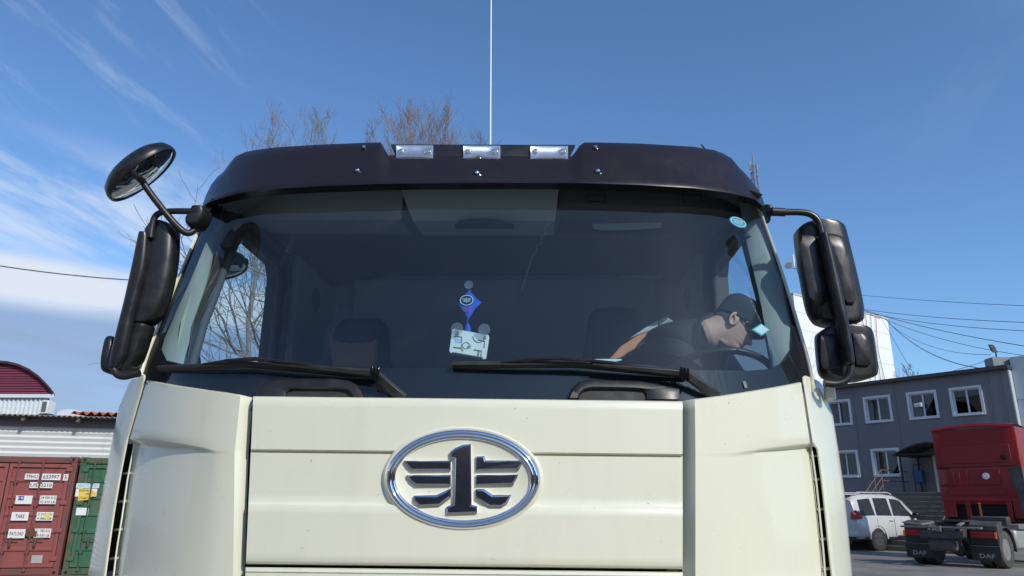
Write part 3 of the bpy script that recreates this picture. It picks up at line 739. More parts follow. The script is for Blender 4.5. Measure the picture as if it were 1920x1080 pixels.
# ---- mirrors
def secloft(secs, Y, dep, n=20, p=.55, yl=None, skew=0, top=True):
    rings = []
    for i, (y, xl, xr) in enumerate(secs):
        Yc = Y + (yl[i] if yl else 0); L = atY(xl, y, Yc); Rr = atY(xr, y, Yc); c = (L+Rr)/2; hw = (Rr.x-L.x)/2
        dd = dep[i] if isinstance(dep, list) else dep
        dd = min(dd, hw*1.6+.01)
        rings.append([Vector((c.x+hw*math.copysign(abs(math.cos(t))**p, math.cos(t)), Yc+dd*math.copysign(abs(math.sin(t))**p, math.sin(t)), L.z+(Rr.z-L.z)*(math.cos(t)*.5+.5))) for t in [2*math.pi*k/n for k in range(n)]])
    return rings
def refine(secs, m=4):
    pts = smoothpts([Vector(s) for s in secs], m); return [tuple(p) for p in pts]
ym = .42
# left main mirror
s1 = [(420, 292, 318), (422, 284, 326), (427, 279, 334), (440, 271, 338), (480, 266, 337), (520, 257, 331), (560, 248, 321), (590, 245, 308), (601, 248, 298), (607, 255, 288)]
lm = MB().rings(secloft(refine([(y, a+3, b-4) for y, a, b in s1]), ym, .05, p=.7)).build('mirror', MIRH, truck, smooth=60, label='large left wing mirror housing')
s2 = [(438, 262, 283), (445, 259, 286), (500, 247, 281), (560, 234, 266), (600, 224, 256), (640, 214, 248), (665, 208, 242), (682, 207, 234), (690, 210, 228)]
MB().rings(secloft(refine([(y, a+2, b-4) for y, a, b in s2]), ym-.05, .028, p=.85)).build('arm_cover', MIRH, lm, smooth=60)
MB().tube(smoothpts([atY(x, y, ym-.06) for x, y in ((282, 446), (286, 420), (292, 405), (304, 398), (325, 396), (352, 396), (372, 396))], 5), .0125, 10).build('mirror_arm', BLACK, lm, smooth=60)
MB().tube(smoothpts([atY(x, y, ym-.06) for x, y in ((213, 672), (212, 688), (219, 701), (232, 706), (250, 702), (262, 700))], 5), .0135, 10).build('lower_arm', BLACK, lm, smooth=60)
pb = MB().rings(secloft(refine([(392, 372, 384), (394, 366, 390), (402, 362, 392), (414, 354, 388), (424, 355, 380), (430, 360, 372)]), ym-.02, .05)).build('arm_bracket', BLACK, lm, smooth=60)
# mirror glass facing backwards
def backglass(name, secs, par):
    MB().prism([atY(x, y, ym+.079) for x, y in secs], (0, .003, 0)).build(name, MIRG, par)
backglass('mirror_glass', [(285, 435), (328, 435), (310, 590), (255, 590)], lm)
s3 = [(608, 250, 284), (612, 240, 290), (625, 233, 287), (650, 226, 279), (672, 220, 271), (688, 215, 262), (697, 218, 252), (700, 226, 244)]
l2 = MB().rings(secloft(refine([(y, a+4, b-5) for y, a, b in s3]), ym+.01, .05, p=.7)).build('mirror', MIRH, truck, smooth=60, label='small lower left wing mirror housing')
s3 = [(632, 208, 216), (640, 204, 222), (670, 199, 222), (690, 198, 222), (699, 202, 224), (703, 210, 222)]
MB().rings(secloft(refine(s3), ym+.05, .05)).build('housing_flap', MIRH, l2, smooth=60)
# right main mirror
r1 = [(423, 1512, 1560), (425, 1500, 1573), (430, 1492, 1582), (440, 1489, 1587), (480, 1494, 1597), (530, 1502, 1609), (575, 1511, 1618), (595, 1520, 1619), (605, 1532, 1616), (609, 1552, 1604)]
rm = MB().rings(secloft(refine([(y, a+3, b-5) for y, a, b in r1]), ym, .07, p=.55)).build('mirror', MIRH, truck, smooth=60, label='large right wing mirror housing')
def raised(pts, off, par, Y=ym-.070, m=MIRH):
    c = (sum(p[0] for p in pts)/len(pts), sum(p[1] for p in pts)/len(pts))
    W = []
    for f, o in ((1.0, .02), (1.0, -.003), (.93, -off), (.6, -off*1.25), (.01, -off*1.35)):
        W.append([atY(c[0]+(x-c[0])*f, c[1]+(y-c[1])*f, Y+o) for x, y in pts])
    MB().grid(W, True).build('housing_panel', m, par, smooth=40)
raised(resample([(1550, 438), (1565, 438), (1580, 443), (1588, 458), (1598, 520), (1605, 560), (1600, 571), (1585, 571), (1575, 540), (1562, 490), (1552, 450), (1550, 438)], 30)[:-1], .012, rm)
raised(resample([(1503, 441), (1530, 439), (1538, 450), (1548, 510), (1552, 568), (1530, 572), (1518, 560), (1506, 500), (1500, 452), (1503, 441)], 30)[:-1], .010, rm)
MB().rings(secloft(refine([(440, 1536, 1549), (450, 1537, 1553), (500, 1546, 1566), (560, 1558, 1580), (620, 1573, 1592), (660, 1581, 1598), (680, 1584, 1600), (684, 1588, 1598)]), ym-.105, .03, p=.9)).build('arm_cover', MIRH, rm, smooth=60)
MB().tube(smoothpts([atY(x, y, ym-.09) for x, y in ((1470, 398), (1500, 398), (1520, 402), (1534, 414), (1540, 432), (1543, 452))], 5), .0125, 10).build('mirror_arm', mat('arm_black', (.02, .02, .02), .3), rm, smooth=60)
MB().tube([atY(x, y, ym-.09) for x, y in ((1446, 397), (1472, 398))], .0165, 12).build('arm_sleeve', BLACK, rm, smooth=40, bevel=.002)
MB().rings(secloft(refine([(388, 1430, 1440), (392, 1432, 1446), (400, 1435, 1448), (408, 1436, 1444), (416, 1438, 1443)]), ym-.06, .04)).build('arm_bracket', BLACK, rm, smooth=60)
MB().tube(smoothpts([atY(x, y, ym-.10) for x, y in ((1592, 676), (1595, 692), (1592, 706), (1582, 715), (1566, 720), (1545, 718))], 5), .0135, 10).build('lower_arm', BLACK, rm, smooth=60)
backglass('mirror_glass', [(1500, 440), (1580, 440), (1608, 595), (1530, 595)], rm)
r2 = [(615, 1572, 1606), (617, 1545, 1624), (621, 1535, 1632), (630, 1529, 1637), (655, 1530, 1641), (685, 1533, 1645), (700, 1537, 1645), (708, 1546, 1640), (713, 1565, 1622)]
rl = MB().rings(secloft(refine([(y, a+3, b-5) for y, a, b in r2]), ym, .062, p=.5)).build('mirror', MIRH, truck, smooth=60, label='small lower right wing mirror housing')
raised(resample([(1598, 624), (1624, 624), (1629, 632), (1634, 680), (1628, 687), (1606, 686), (1602, 660), (1598, 624)], 24)[:-1], .010, rl, ym-.062)
raised(resample([(1538, 628), (1575, 624), (1580, 640), (1584, 690), (1545, 694), (1538, 680), (1538, 628)], 24)[:-1], .008, rl, ym-.062)
# round kerb mirror, top left
def roundmirror(c, n_, r, par, name='mirror', lab=None, tubepts=None, squash=.78, u=None):
    n_ = n_.normalized(); u = (u - n_*u.dot(n_)).normalized(); w = n_.cross(u)
    def ringx(rr, h, k=44): return [c + n_*h + u*rr*math.cos(2*math.pi*i/k) + w*rr*squash*math.sin(2*math.pi*i/k) for i in range(k)]
    H = [ringx(.02, -.055), ringx(r*.4, -.052), ringx(r*.75, -.042), ringx(r*.94, -.022), ringx(r, .0), ringx(r*1.005, .012), ringx(r*.99, .020), ringx(r*.95, .021), ringx(r*.93, .014)]
    o = MB().rings(H).build(name, MIRH, par, smooth=60, label=lab)
    G = [ringx(r*.935, .015), ringx(r*.8, .022), ringx(r*.55, .031), ringx(r*.3, .036), ringx(.001, .038)]
    MB().grid(G, True).build('mirror_glass', MIRG, o, smooth=80)
    return o
c = atY(263, 322, .30)
dv_ = ray(263, 322).normalized()
k1 = roundmirror(c, -dv_*.33 + ((RT-dv_*RT.dot(dv_)).normalized()*.64-(UP-dv_*UP.dot(dv_)).normalized()*.77)*.94, .158, truck, lab='round wide-angle front mirror on a long arm', u=RT*.77+UP*.64, squash=.82)
MB().tube(smoothpts([atY(x, y, Y) for x, y, Y in ((262, 330, .30), (276, 354, .31), (300, 386, .33), (322, 413, .35), (340, 431, .37), (352, 437, .38), (362, 433, .39), (366, 424, .40), (370, 414, .41))], 5), .0135, 10).build('mirror_arm', BLACK, k1, smooth=60)
# kerb mirror seen through the passenger window
c = atX(415, 497, -1.36)
k2 = roundmirror(c, Vector((.30, -.25, -.9)), .125, truck, lab='kerb mirror seen through the passenger window', u=Vector((0.9, .3, .0)), squash=.8)
MB().tube([c+Vector((0, 0, .02)), c+Vector((.05, 0, .15)), c+Vector((.19, .02, .21))], .014, 8).build('mirror_arm', BLACK, k2, smooth=60)
for px, py, w_ in ((450, 491, .028), (462, 492, .02)):
    p = atX(px, py, -1.118); MB().prism([p+Vector((.0, math.cos(t)*w_*1.1, math.sin(t)*w_)) for t in [2*math.pi*k/14 for k in range(14)]], (.002, 0, 0)).build('sticker', mat('cyan_sticker', (.03, .30, .46), .5), truck)
# mirror tube seen through the left window
MB().tube(smoothpts([atX(x, y, -1.42) for x, y in ((343, 622), (352, 632), (362, 652), (368, 678), (370, 705))], 4), .022, 8).build('mirror_arm', BLACK, l2, smooth=60)

# ---- stickers on the glass
def logo_lines(mb, c, ux, uy, s):
    """simplified winged-numeral mark"""
    def Pn(x, y): return c+ux*x*s+uy*y*s
    mb.add([Pn(-.09, .5), Pn(.06, .5), Pn(.06, -.5), Pn(-.06, -.5), Pn(-.06, .3)], [(0, 1, 2, 3, 4)])
    for i, (y, l) in enumerate(((.25, .85), (0, .75), (-.25, .62))):
        for sg in (-1, 1): mb.add([Pn(sg*.16, y+.07), Pn(sg*l, y+.07), Pn(sg*(l-.12), y-.07), Pn(sg*.16, y-.07)], [(0, 1, 2, 3)])
def glassframe(x, y, off=.004):
    p = onsurf(x, y, F_glass, off); q = onsurf(x+6, y, F_glass, off); r = onsurf(x, y-6, F_glass, off)
    ux = (q-p).normalized(); n_ = ux.cross(r-p).normalized(); uy = n_.cross(ux).normalized(); return p, ux, uy, n_
def oval_sticker(x, y, a, b, rot, c1, c2, nm, mark=True):
    p, ux, uy, n_ = glassframe(x, y, .0035); U = ux*math.cos(rot)+uy*math.sin(rot); V = uy*math.cos(rot)-ux*math.sin(rot)
    pts = [p+U*a*math.cos(t)+V*b*math.sin(t) for t in [2*math.pi*k/28 for k in range(28)]]
    o = MB().prism(pts, n_*-.001).build('sticker', c1, ws)
    back = -1 if n_.y < 0 else 1
    nn = n_ if n_.y < 0 else -n_
    m_ = MB(); ring = [[p+nn*.0012+U*a*k*math.cos(t)+V*b*k*math.sin(t) for t in [2*math.pi*j/28 for j in range(28)]] for k in (.88, .76)]
    m_.grid(ring, True)
    if mark == True: logo_lines(m_, p+nn*.0012, U, V, a*.72)
    elif mark: addtext(m_, mark, p+nn*.0012, U, V, a*1.1, b*.8)
    m_.build('sticker_mark', c2, o, fixn=False, smooth=None); return o
oval_sticker(1384, 416.5, .043, .026, -.22, mat('cyan_oval', (.02, .42, .62), .5), mat('sticker_white', (.75, .85, .85), .5), 'a')
oval_sticker(450, 394.5, .029, .017, .12, mat('dark_oval', (.02, .03, .05), .5), mat('sticker_pale', (.35, .42, .5), .5), 'b', 'CCC')
p, ux, uy, n_ = glassframe(1427, 618, .0035); nn = n_ if n_.y < 0 else -n_
dq = [(1409, 618), (1427, 606.5), (1445, 618.5), (1428, 630)]; dp_ = [onsurf(*q_, F_glass, .0035) for q_ in dq]; o = MB().prism(dp_, -nn*.001).build('sticker', mat('teal_edge', (.05, .45, .46), .5), ws, label='small teal-edged white diamond sticker')
dc_ = sum(dp_, Vector())/4; MB().prism([dc_+(q_-dc_)*.80+nn*.0008 for q_ in dp_], nn*.0006).build('sticker_face', mat('sticker_white2', (.7, .82, .8), .5), o)
# crack-like scratch in the glass and a small data plate on the border
sc_pts = [(1033, 400), (1027, 408), (1030, 418), (1021, 428), (1025, 437), (1015, 446), (1018, 455), (1005, 462), (1007, 472), (998, 480), (993, 498), (986, 520), (978, 545)]
MB().tube([onsurf(x, y, F_glass, .002) for x, y in sc_pts], .0005, 4).build('glass_crack', mat('crack', (.085, .10, .11), .6), ws)
p, ux, uy, n_ = glassframe(1397, 721, -.002)
MB().prism([p-ux*.006-uy*.012, p+ux*.006-uy*.012, p+ux*.006+uy*.012, p-ux*.006+uy*.012], (0, -.001, 0)).build('data_label', mat('data_grey', (.16, .17, .17)), ws)
# chassis, wheels hints below the cab so the truck stands on the ground
c = MB().box(-.45, -.32, .5, 6.0, .7, .95); c.box(.32, .45, .5, 6.0, .7, .95); c.build('chassis', VOID, truck)
for yy in (1.3, 5.0):
    for s in (-1, 1):
        w_ = MB().lathe((s*1.18-(.14 if s > 0 else -.14), yy, .5), (s, 0, 0), [(.25, -.14), (.46, -.14), (.5, -.10), (.5, .10), (.46, .14), (.28, .14)], 36, up=(0, 0, 1)).build('wheel', RUBBER, truck)
        MB().lathe((s*1.18-(.14 if s > 0 else -.14), yy, .5), (s, 0, 0), [(0, .04), (.1, .08), (.14, .02), (.27, .02), (.29, .13)], 30, up=(0, 0, 1)).build('rim', mat('rim', (.35, .35, .35), .4, metal=.6), w_)
# lower front body and bumper under the picture
rows = [[Vector((x, plan(x)-.01+o, z)) for x in [i*.1 for i in range(-12, 13)]] for z, o in ((1.36, .05), (1.34, 0), (1.0, -.02), (.98, .0), (.96, -.06), (.5, -.06), (.42, .02), (.42, .4))]
MB().grid(rows).build('bumper', CREAM, truck, smooth=40)

# ================================================================ things behind the glass
# hanging ornament
BLUE = mat('blue_cloth', (.015, .09, .60), .55)
def hangs():
    Yh = lambda x, y, o=.05: onsurf(x, y, F_glass, o)
    sc_ = lambda z: atT
    base = Yh(879, 600); r_ = root('hanging_ornament', base, 'small blue diamond pennant with oval emblem hanging from a suction cup inside the windscreen', 'ornament', world=True)
    dm = [(880, 543), (892, 558), (903, 567), (890, 580), (878, 598), (869, 582), (858, 569), (868, 557)]
    a = [Yh(x, y) for x, y in dm]; c = Yh(880, 569, .047)
    mb = MB(); mb.add([c]+a+[p+Vector((0, .012, 0)) for p in a]+[c+Vector((0, .03, 0))], [(0, 1+i, 1+(i+1) % 8) for i in range(8)]+[(1+i, 9+i, 9+(i+1) % 8, 1+(i+1) % 8) for i in range(8)]+[(17, 9+(i+1) % 8, 9+i) for i in range(8)])
    pen = mb.build('pennant', BLUE, r_, smooth=None)
    cc = Yh(875, 563, .040); U = Vector((1, 0, .02)); V = Vector((0, 0, 1))
    MB().prism([cc+U*.0245*math.cos(t)+V*.0195*math.sin(t) for t in [2*math.pi*k/26 for k in range(26)]], (0, .002, 0)).build('emblem_disc', mat('navy', (.01, .03, .08), .4), pen)
    m_ = MB(); q = cc+Vector((0, -.0015, 0)); m_.grid([[q+U*.0245*k*math.cos(t)+V*.0195*k*math.sin(t) for t in [2*math.pi*j/26 for j in range(26)]] for k in (1, .86)], True)
    logo_lines(m_, q, U, V, .019); m_.build('emblem_mark', mat('pale_mark', (.6, .72, .8), .5), pen, fixn=False, smooth=None)
    m_ = MB(); addtext(m_, 'FAW', Yh(876, 580, .034), U, V, .030, .013, bold=True); m_.build('lettering', mat('red_letters', (.55, .04, .08), .5), pen, fixn=False, smooth=None)
    MB().tube([Yh(879, 536, .02), Yh(880, 543, .05)], .0015, 5).build('cord', BLUE, r_)
    MB().tube([Yh(x, y) for x, y in ((878, 597), (876, 603), (878, 608), (876, 614))], .0022, 5).build('cord', BLUE, r_)
    MB().rings([[Yh(877, y)+Vector((w_*math.cos(t), .004*math.sin(t), 0)) for t in [2*math.pi*k/8 for k in range(8)]] for y, w_ in ((606, .003), (612, .009), (621, .011))]).build('tassel', BLUE, r_)
    p = Yh(879, 534, .006); MB().lathe(p+Vector((0, .0, 0)), (0, 1, 0), [(.0, .0), (.016, 0), (.015, .003), (.006, .010), (.006, .018), (0, .019)], 20).build('suction_cup', glassmat('clear_rubber', (.85, .88, .9), k=3, rough=.08, dirt_haze=.10), r_)
hangs()
def device():
    Yh = lambda x, y, o=.03: onsurf(x, y, F_glass, o)
    r_ = root('toll_tag_holder', Yh(880, 672), 'tilted white plastic tag holder stuck to the lower middle of the windscreen', 'tag holder', world=True)
    q = [(850, 616), (916, 628), (917, 632), (911, 672), (908, 674), (844, 662), (842, 658), (847, 619)]
    bd = MB().prism([Yh(x, y) for x, y in q], (0, .022, 0)).build('holder_body', mat('tag_white', (.80, .82, .76), .4), r_, bevel=.002)
    DK = mat('tag_groove', (.20, .22, .21), .5)
    g = MB()
    for line, w_ in (([(852, 630), (866, 632), (866, 640)], .0018), ([(850, 651), (865, 653), (868, 658)], .0022), ([(848, 661), (905, 671)], .003), ([(896, 637), (909, 640), (908, 652)], .0024), ([(866, 632), (865, 652)], .001), ([(889, 656), (903, 658), (902, 668)], .0022), ([(898, 657), (896, 668)], .003)):
        g.tube([Yh(x, y, .029) for x, y in line], w_, 5)
    t0 = [Yh(898+11*math.cos(a), 631+11*math.sin(a), .029) for a in [math.pi*(.0+k/10) for k in range(11)]]
    g.tube(t0, .0015, 5); t0 = [Yh(874+7*math.cos(a), 648+6*math.sin(a), .029) for a in [2*math.pi*k/12 for k in range(13)]]; g.tube(t0, .0012, 5)
    g.build('moulded_groove', DK, bd)
    MB().prism([Yh(x, y, .0285) for x, y in ((854, 633), (865, 635), (864, 643), (853, 641))], (0, .001, 0)).build('tag_label', mat('pale_blue', (.45, .65, .85), .4), bd)
    g = MB()
    for x, y in ((857, 626), (880, 650), (909, 634)): g.lathe(Yh(x, y, .030), (0, -1, 0), [(.006, -.002), (.006, .003), (.003, .004), (0, .004)], 14)
    g.build('clip', mat('grey_clip', (.35, .36, .35), .3), bd)
    for x, y in ((908, 618), (857, 616)):
        MB().lathe(Yh(x, y, .006), (0, 1, 0), [(.0, .0), (.021, 0), (.020, .003), (.008, .009), (.007, .020), (0, .021)], 24).build('suction_cup', MATS['clear_rubber'], r_)
device()
# sheet of paper / pen on the dashboard
MB().prism([onsurf(x, y, F_glass, .05) for x, y in ((1100, 675), (1120, 673), (1165, 673), (1166, 675), (1150, 679), (1122, 677))], (0, .012, 0)).build('paper_slip', mat('slip', (.6, .68, .66), .4), None, label='crumpled pale paper slip on the dashboard above the right wiper', cat='paper slip')
# ================================================================ PERSON in the driver's seat
def make_person():
    PY = .57
    hc = atY(1380, 608, PY)      # centre of the head
    per = root('person', hc-Vector((.25, -.1, .75)), 'man in dark cap, glasses and dark jacket leaning forward in the driver seat', 'person', world=True)
    SKIN = mat('skin', (.70, .40, .31), .5, var=(30, .25, (.50, .22, .16)))
    # head local: +x face, +z up, y lateral; then rotate
    Rm = .83*Matrix.Rotation(R(42), 3, 'Y') @ Matrix.Rotation(R(-10), 3, 'X')
    Rz = Matrix.Rotation(R(-16), 3, 'Z')
    def T(p): return hc + (Rz @ (Rm @ Vector(p)))
    # profile: z, front x, back x, half width
    prof_ = [(-.135, .020, -.07, .03), (-.130, .045, -.075, .045), (-.125, .060, -.080, .052), (-.118, .078, -.078, .050), (-.108, .090, -.075, .052), (-.096, .092, -.075, .056), (-.085, .086, -.078, .060), (-.078, .091, -.08, .061), (-.071, .094, -.082, .063), (-.064, .089, -.085, .064), (-.058, .094, -.087, .065), (-.050, .090, -.09, .067), (-.042, .087, -.094, .068), (-.030, .088, -.098, .070), (-.015, .087, -.100, .072), (.0, .083, -.102, .073), (.012, .081, -.103, .074), (.025, .088, -.104, .075), (.045, .089, -.103, .076), (.07, .083, -.098, .074), (.09, .070, -.088, .068), (.105, .048, -.068, .055), (.115, .015, -.035, .03), (.118, -.008, -.012, .004)]
    rings = []; n = 48
    for z, fx, bx, hw in prof_:
        ring = []
        for k in range(n):
            t = 2*math.pi*k/n; ct, st = math.cos(t), math.sin(t)
            rx = fx if ct > 0 else -bx
            x = rx*math.copysign(abs(ct)**.85, ct); y = hw*math.copysign(abs(st)**.85, st)
            # nose
            if ct > 0:
                nz = max(0, 1-abs((z+.036)/.042)); tip = math.exp(-((z+.036)/.016)**2)*.019 + (max(0, (.012-z)/.052) if -.045 < z < .012 else 0)*.018
                x += tip*math.exp(-(y/(.013 if z > -.03 else .018))**2)
                # eye sockets
                x -= .012*math.exp(-((z-.008)/.011)**2)*math.exp(-((abs(y)-.031)/.014)**2)
                # lips
                x += .004*math.exp(-((z+.071)/.005)**2)*math.exp(-(y/.024)**2) + .004*math.exp(-((z+.081)/.005)**2)*math.exp(-(y/.020)**2)
                # cheek
                x += .004*math.exp(-((z+.03)/.022)**2)*math.exp(-((abs(y)-.045)/.015)**2)
            ring.append(T((x, y, z)))
        rings.append(ring)
    # neck and shoulders join the head; one remeshed surface
    def ellr(c, d, w1, w2, k_=32):
        d = d.normalized(); lat = (Vector((0, 1, 0))-d*d.y).normalized(); up = d.cross(lat)
        return [c+up*w2*math.cos(2*math.pi*k/k_)+lat*w1*math.sin(2*math.pi*k/k_) for k in range(k_)]
    nb = [(T((-.025, 0, -.02)), .058, .058), (T((-.040, 0, -.08)), .060, .062), (T((-.065, 0, -.125)), .064, .066), (T((-.078, 0, -.145)), .060, .060)]
    bm_ = MB().rings(rings)
    bm_.rings([ellr(c, nb[min(i+1, len(nb)-1)][0]-nb[max(i-1, 0)][0], w1, w2) for i, (c, w1, w2) in enumerate(nb)])
    for s in (-1, 1):
        rr = [(-.010-.004*math.sin(t)+.017*math.cos(t), s*(.079+.010*(math.cos(t) < 0)*abs(math.cos(t))), -.012+.031*math.sin(t)) for t in [2*math.pi*k/18 for k in range(19)]]
        bm_.tube([T(p) for p in rr], .0052, 8, cap=False)
        W = [[T((p[0]*k_+(1-k_)*-.012, p[1]-s*.006+s*dy, p[2]*k_+(1-k_)*-.014)) for p in rr[:-1]] for k_, dy in ((1, .002), (1, -.008), (.02, -.008))]
        bm_.rings([[T((p[0]*k_+(1-k_)*-.012, s*yy, p[2]*k_+(1-k_)*-.014)) for p in rr[:-1]] for k_, yy in ((.9, .060), (1, .078), (.5, .077))])
        bm_.tube([T((.002, s*.078, -.028)), T((-.003, s*.083, -.010)), T((-.016, s*.083, .004))], .004, 6)
    body = bm_.build('body', SKIN, per, smooth=None, fixn=True)
    rmm = body.modifiers.new('remesh', 'REMESH'); rmm.mode = 'VOXEL'; rmm.voxel_size = .0034; rmm.use_smooth_shade = True
    sm_ = body.modifiers.new('smooth', 'CORRECTIVE_SMOOTH') if False else body.modifiers.new('smooth', 'SMOOTH'); sm_.factor = .5; sm_.iterations = 3
    dg = bpy.context.evaluated_depsgraph_get(); nm_ = bpy.data.meshes.new_from_object(body.evaluated_get(dg)); body.modifiers.clear(); body.data = nm_
    for s in (-1, 1):
        MB().lathe(T((.066, s*.031, .006)), Rz @ (Rm @ Vector((1, s*.25, 0))), [(.001, .0125), (.006, .011), (.011, .006), (.0125, 0)], 16).build('eye', mat('eye_white', (.6, .58, .55), .2), body, smooth=80)
    # hair at the temples and nape
    HAIR = mat('grey_hair', (.10, .095, .09), .8, bump=(300, .6), bd=.004)
    W = []
    for z, k_ in ((-.052, .98), (-.040, 1.03), (-.015, 1.045), (.01, 1.045), (.03, 1.03)):
        row = []
        for j in range(25):
            t = math.pi*.60+math.pi*.80*j/24
            row.append(T((.103*math.cos(t)*k_, .075*math.sin(t)*k_, z)))
        W.append(row)
    MB().grid(W).build('hair', HAIR, per, smooth=70)
    # flat dark cap with a short peak
    CAP = mat('cap_cloth', (.050, .054, .058), .9, bump=(200, .3), bd=.003)
    def capr(z, k_, fx=.098, bx=.115, hw=.088, lift=0): return [T((( fx if math.cos(t) > 0 else bx)*k_*math.cos(t), hw*k_*math.sin(t), z+lift*math.cos(t))) for t in [2*math.pi*j/40 for j in range(40)]]
    rg = [capr(.012, .95, lift=.014), capr(.012, .985, lift=.014), capr(.035, 1.02, lift=.010), capr(.070, 1.04, lift=.004), capr(.10, 1.0), capr(.122, .84), capr(.134, .58), capr(.139, .3), capr(.140, .01)]
    cap = MB().rings(rg, cap=False).build('cap', CAP, per, smooth=70)
    W = []
    for f in range(9):
        ff = f/8; row = []
        for j in range(17):
            t = -math.pi*.36+math.pi*.72*j/16
            row.append(T((.098*math.cos(t)+.045*ff*math.cos(t), .088*math.sin(t)*(1-.12*ff), .026+.004*ff-.030*abs(math.sin(t))**2*(.4+ff))))
        W.append(row)
    pk = MB().grid(W); pk.v += [tuple(Vector(v)+(Rz @ (Rm @ Vector((0, 0, .005))))) for v in pk.v]; k = len(pk.v)//2; pk.f += [tuple(i+k for i in f_) for f_ in pk.f]
    pk.build('cap_peak', CAP, cap, smooth=60)
    # glasses
    g = MB()
    for s in (-1, 1):
        g.tube([T((.094, s*.034+.024*math.cos(t), .004+.017*math.sin(t))) for t in [2*math.pi*j/20 for j in range(21)]], .0018, 6)
        g.tube([T(p) for p in ((.094, s*.058, .010), (.06, s*.078, .012), (-.005, s*.084, .010), (-.022, s*.083, -.006))], .0022, 6)
    g.tube([T((.096, -.010, .008)), T((.099, 0, .010)), T((.096, .010, .008))], .0018, 6)
    gl = g.build('glasses', BLACKG, per, smooth=60)
    # jacket: torso, collar and sleeves grown as one skin
    JK = mat('dark_jacket', (.018, .020, .026), .75, var=(12, .4, (.035, .037, .045)), bump=(45, .25), bd=.006)
    me = bpy.data.meshes.new('jacket'); J = {}
    nodes = {'pel': (atY(1222, 790, 1.08), .20), 'waist': (atY(1238, 745, .98), .19), 'chest': (atY(1268, 690, .86), .18), 'up': (atY(1296, 648, .78), .155), 'col': (atY(1334, 634, .62), .125), 'col2': (atY(1362, 628, .575), .100),
             'sn': (atY(1272, 655, .62), .085), 'en': (atY(1300, 730, .56), .06), 'wn': (atY(1385, 755, .56), .045), 'sf': (atY(1325, 648, .90), .09), 'ef': (atY(1380, 720, .85), .06), 'wf': (atY(1435, 745, .74), .045)}
    ed = [('pel', 'waist'), ('waist', 'chest'), ('chest', 'up'), ('up', 'col'), ('col', 'col2'), ('up', 'sn'), ('sn', 'en'), ('en', 'wn'), ('up', 'sf'), ('sf', 'ef'), ('ef', 'wf')]
    ks = list(nodes); me.from_pydata([nodes[k][0] for k in ks], [(ks.index(a), ks.index(b)) for a, b in ed], [])
    o = bpy.data.objects.new('jacket', me); COL.objects.link(o)
    sk = o.modifiers.new('skin', 'SKIN'); lay = me.skin_vertices[0] if len(me.skin_vertices) else None
    if lay is None:
        bm = bmesh.new(); bm.from_mesh(me); bm.verts.layers.skin.verify(); bm.to_mesh(me); bm.free(); lay = me.skin_vertices[0]
    for i, k in enumerate(ks): lay.data[i].radius = (nodes[k][1], nodes[k][1]); lay.data[i].use_root = (k == 'pel')
    sk.use_smooth_shade = True
    q = o.modifiers.new('sub', 'SUBSURF'); q.levels = 2; q.render_levels = 2
    tx = bpy.data.textures.new('folds', 'CLOUDS'); tx.noise_scale = .16
    dm = o.modifiers.new('folds', 'DISPLACE'); dm.texture = tx; dm.strength = .022; dm.mid_level = .5
    dg = bpy.context.evaluated_depsgraph_get(); nm = bpy.data.meshes.new_from_object(o.evaluated_get(dg))
    bpy.data.objects.remove(o); o = bpy.data.objects.new('jacket', nm); COL.objects.link(o); nm.materials.clear(); nm.materials.append(JK)
    for p_ in nm.polygons: p_.use_smooth = True
    o.parent = per; o.matrix_parent_inverse = Matrix.Translation(-WORLDROOT[per.name])
make_person()

# ================================================================ GROUND
gm = bpy.data.materials.new('dusty_asphalt'); gm.use_nodes = True; t = gm.node_tree; b = t.nodes['Principled BSDF']
tcg = t.nodes.new('ShaderNodeTexCoord')
def gn(scale, det=6, st=(1, 1, 1)):
    mp = N(t, 'ShaderNodeMapping'); mp.inputs['Scale'].default_value = st; n = N(t, 'ShaderNodeTexNoise'); n.inputs['Scale'].default_value = scale; n.inputs['Detail'].default_value = det; n.inputs['Roughness'].default_value = .65
    t.links.new(tcg.outputs['Object'], mp.inputs[0]); t.links.new(mp.outputs[0], n.inputs['Vector']); return n.outputs[0]
mx = N(t, 'ShaderNodeMix', data_type='RGBA'); t.links.new(mapr(t, gn(.5, 9), .35, .65), mx.inputs['Factor']); mx.inputs[6].default_value = (.16, .148, .128, 1); mx.inputs[7].default_value = (.26, .235, .20, 1)
mx2 = N(t, 'ShaderNodeMix', data_type='RGBA'); t.links.new(mapr(t, gn(.22, 5), .56, .68, 0, .75), mx2.inputs['Factor']); t.links.new(mx.outputs[2], mx2.inputs[6]); mx2.inputs[7].default_value = (.06, .056, .05, 1)
t.links.new(mx2.outputs[2], b.inputs['Base Color']); b.inputs['Roughness'].default_value = .85
bp = N(t, 'ShaderNodeBump'); bp.inputs['Strength'].default_value = .6; bp.inputs['Distance'].default_value = .04; t.links.new(gn(9, 8), bp.inputs['Height']); t.links.new(bp.outputs[0], b.inputs['Normal'])
W = [[Vector((x, y, 0 if (abs(x) < 300 and abs(y) < 300) else 0)) for x in (-2000, -300, -60, -20, 0, 20, 60, 300, 2000)] for y in (-2000, -300, -60, -20, 0, 20, 60, 300, 2000)]
MB().grid(W).build('ground', gm, kind='structure', smooth=None)

hm = mat('added_ridge_brown', (.20, .145, .12), .95, var=(.05, .8, (.11, .095, .08)))  # unseen ridge added behind the camera to darken reflections in the chrome
W = []
for k in range(49):
    a = math.pi*1.02+math.pi*.96*k/48; rnd_ = mnoise.noise(Vector((k*.35, 2.2, 0)))
    hh = 20+5*rnd_; W.append([Vector((math.cos(a)*r_, math.sin(a)*r_, z_)) for r_, z_ in ((48, -.2), (54, hh*.5), (64, hh*.85), (80, hh), (140, -1))])
MB().grid(W).build('added_ridge', hm, kind='structure', smooth=80)

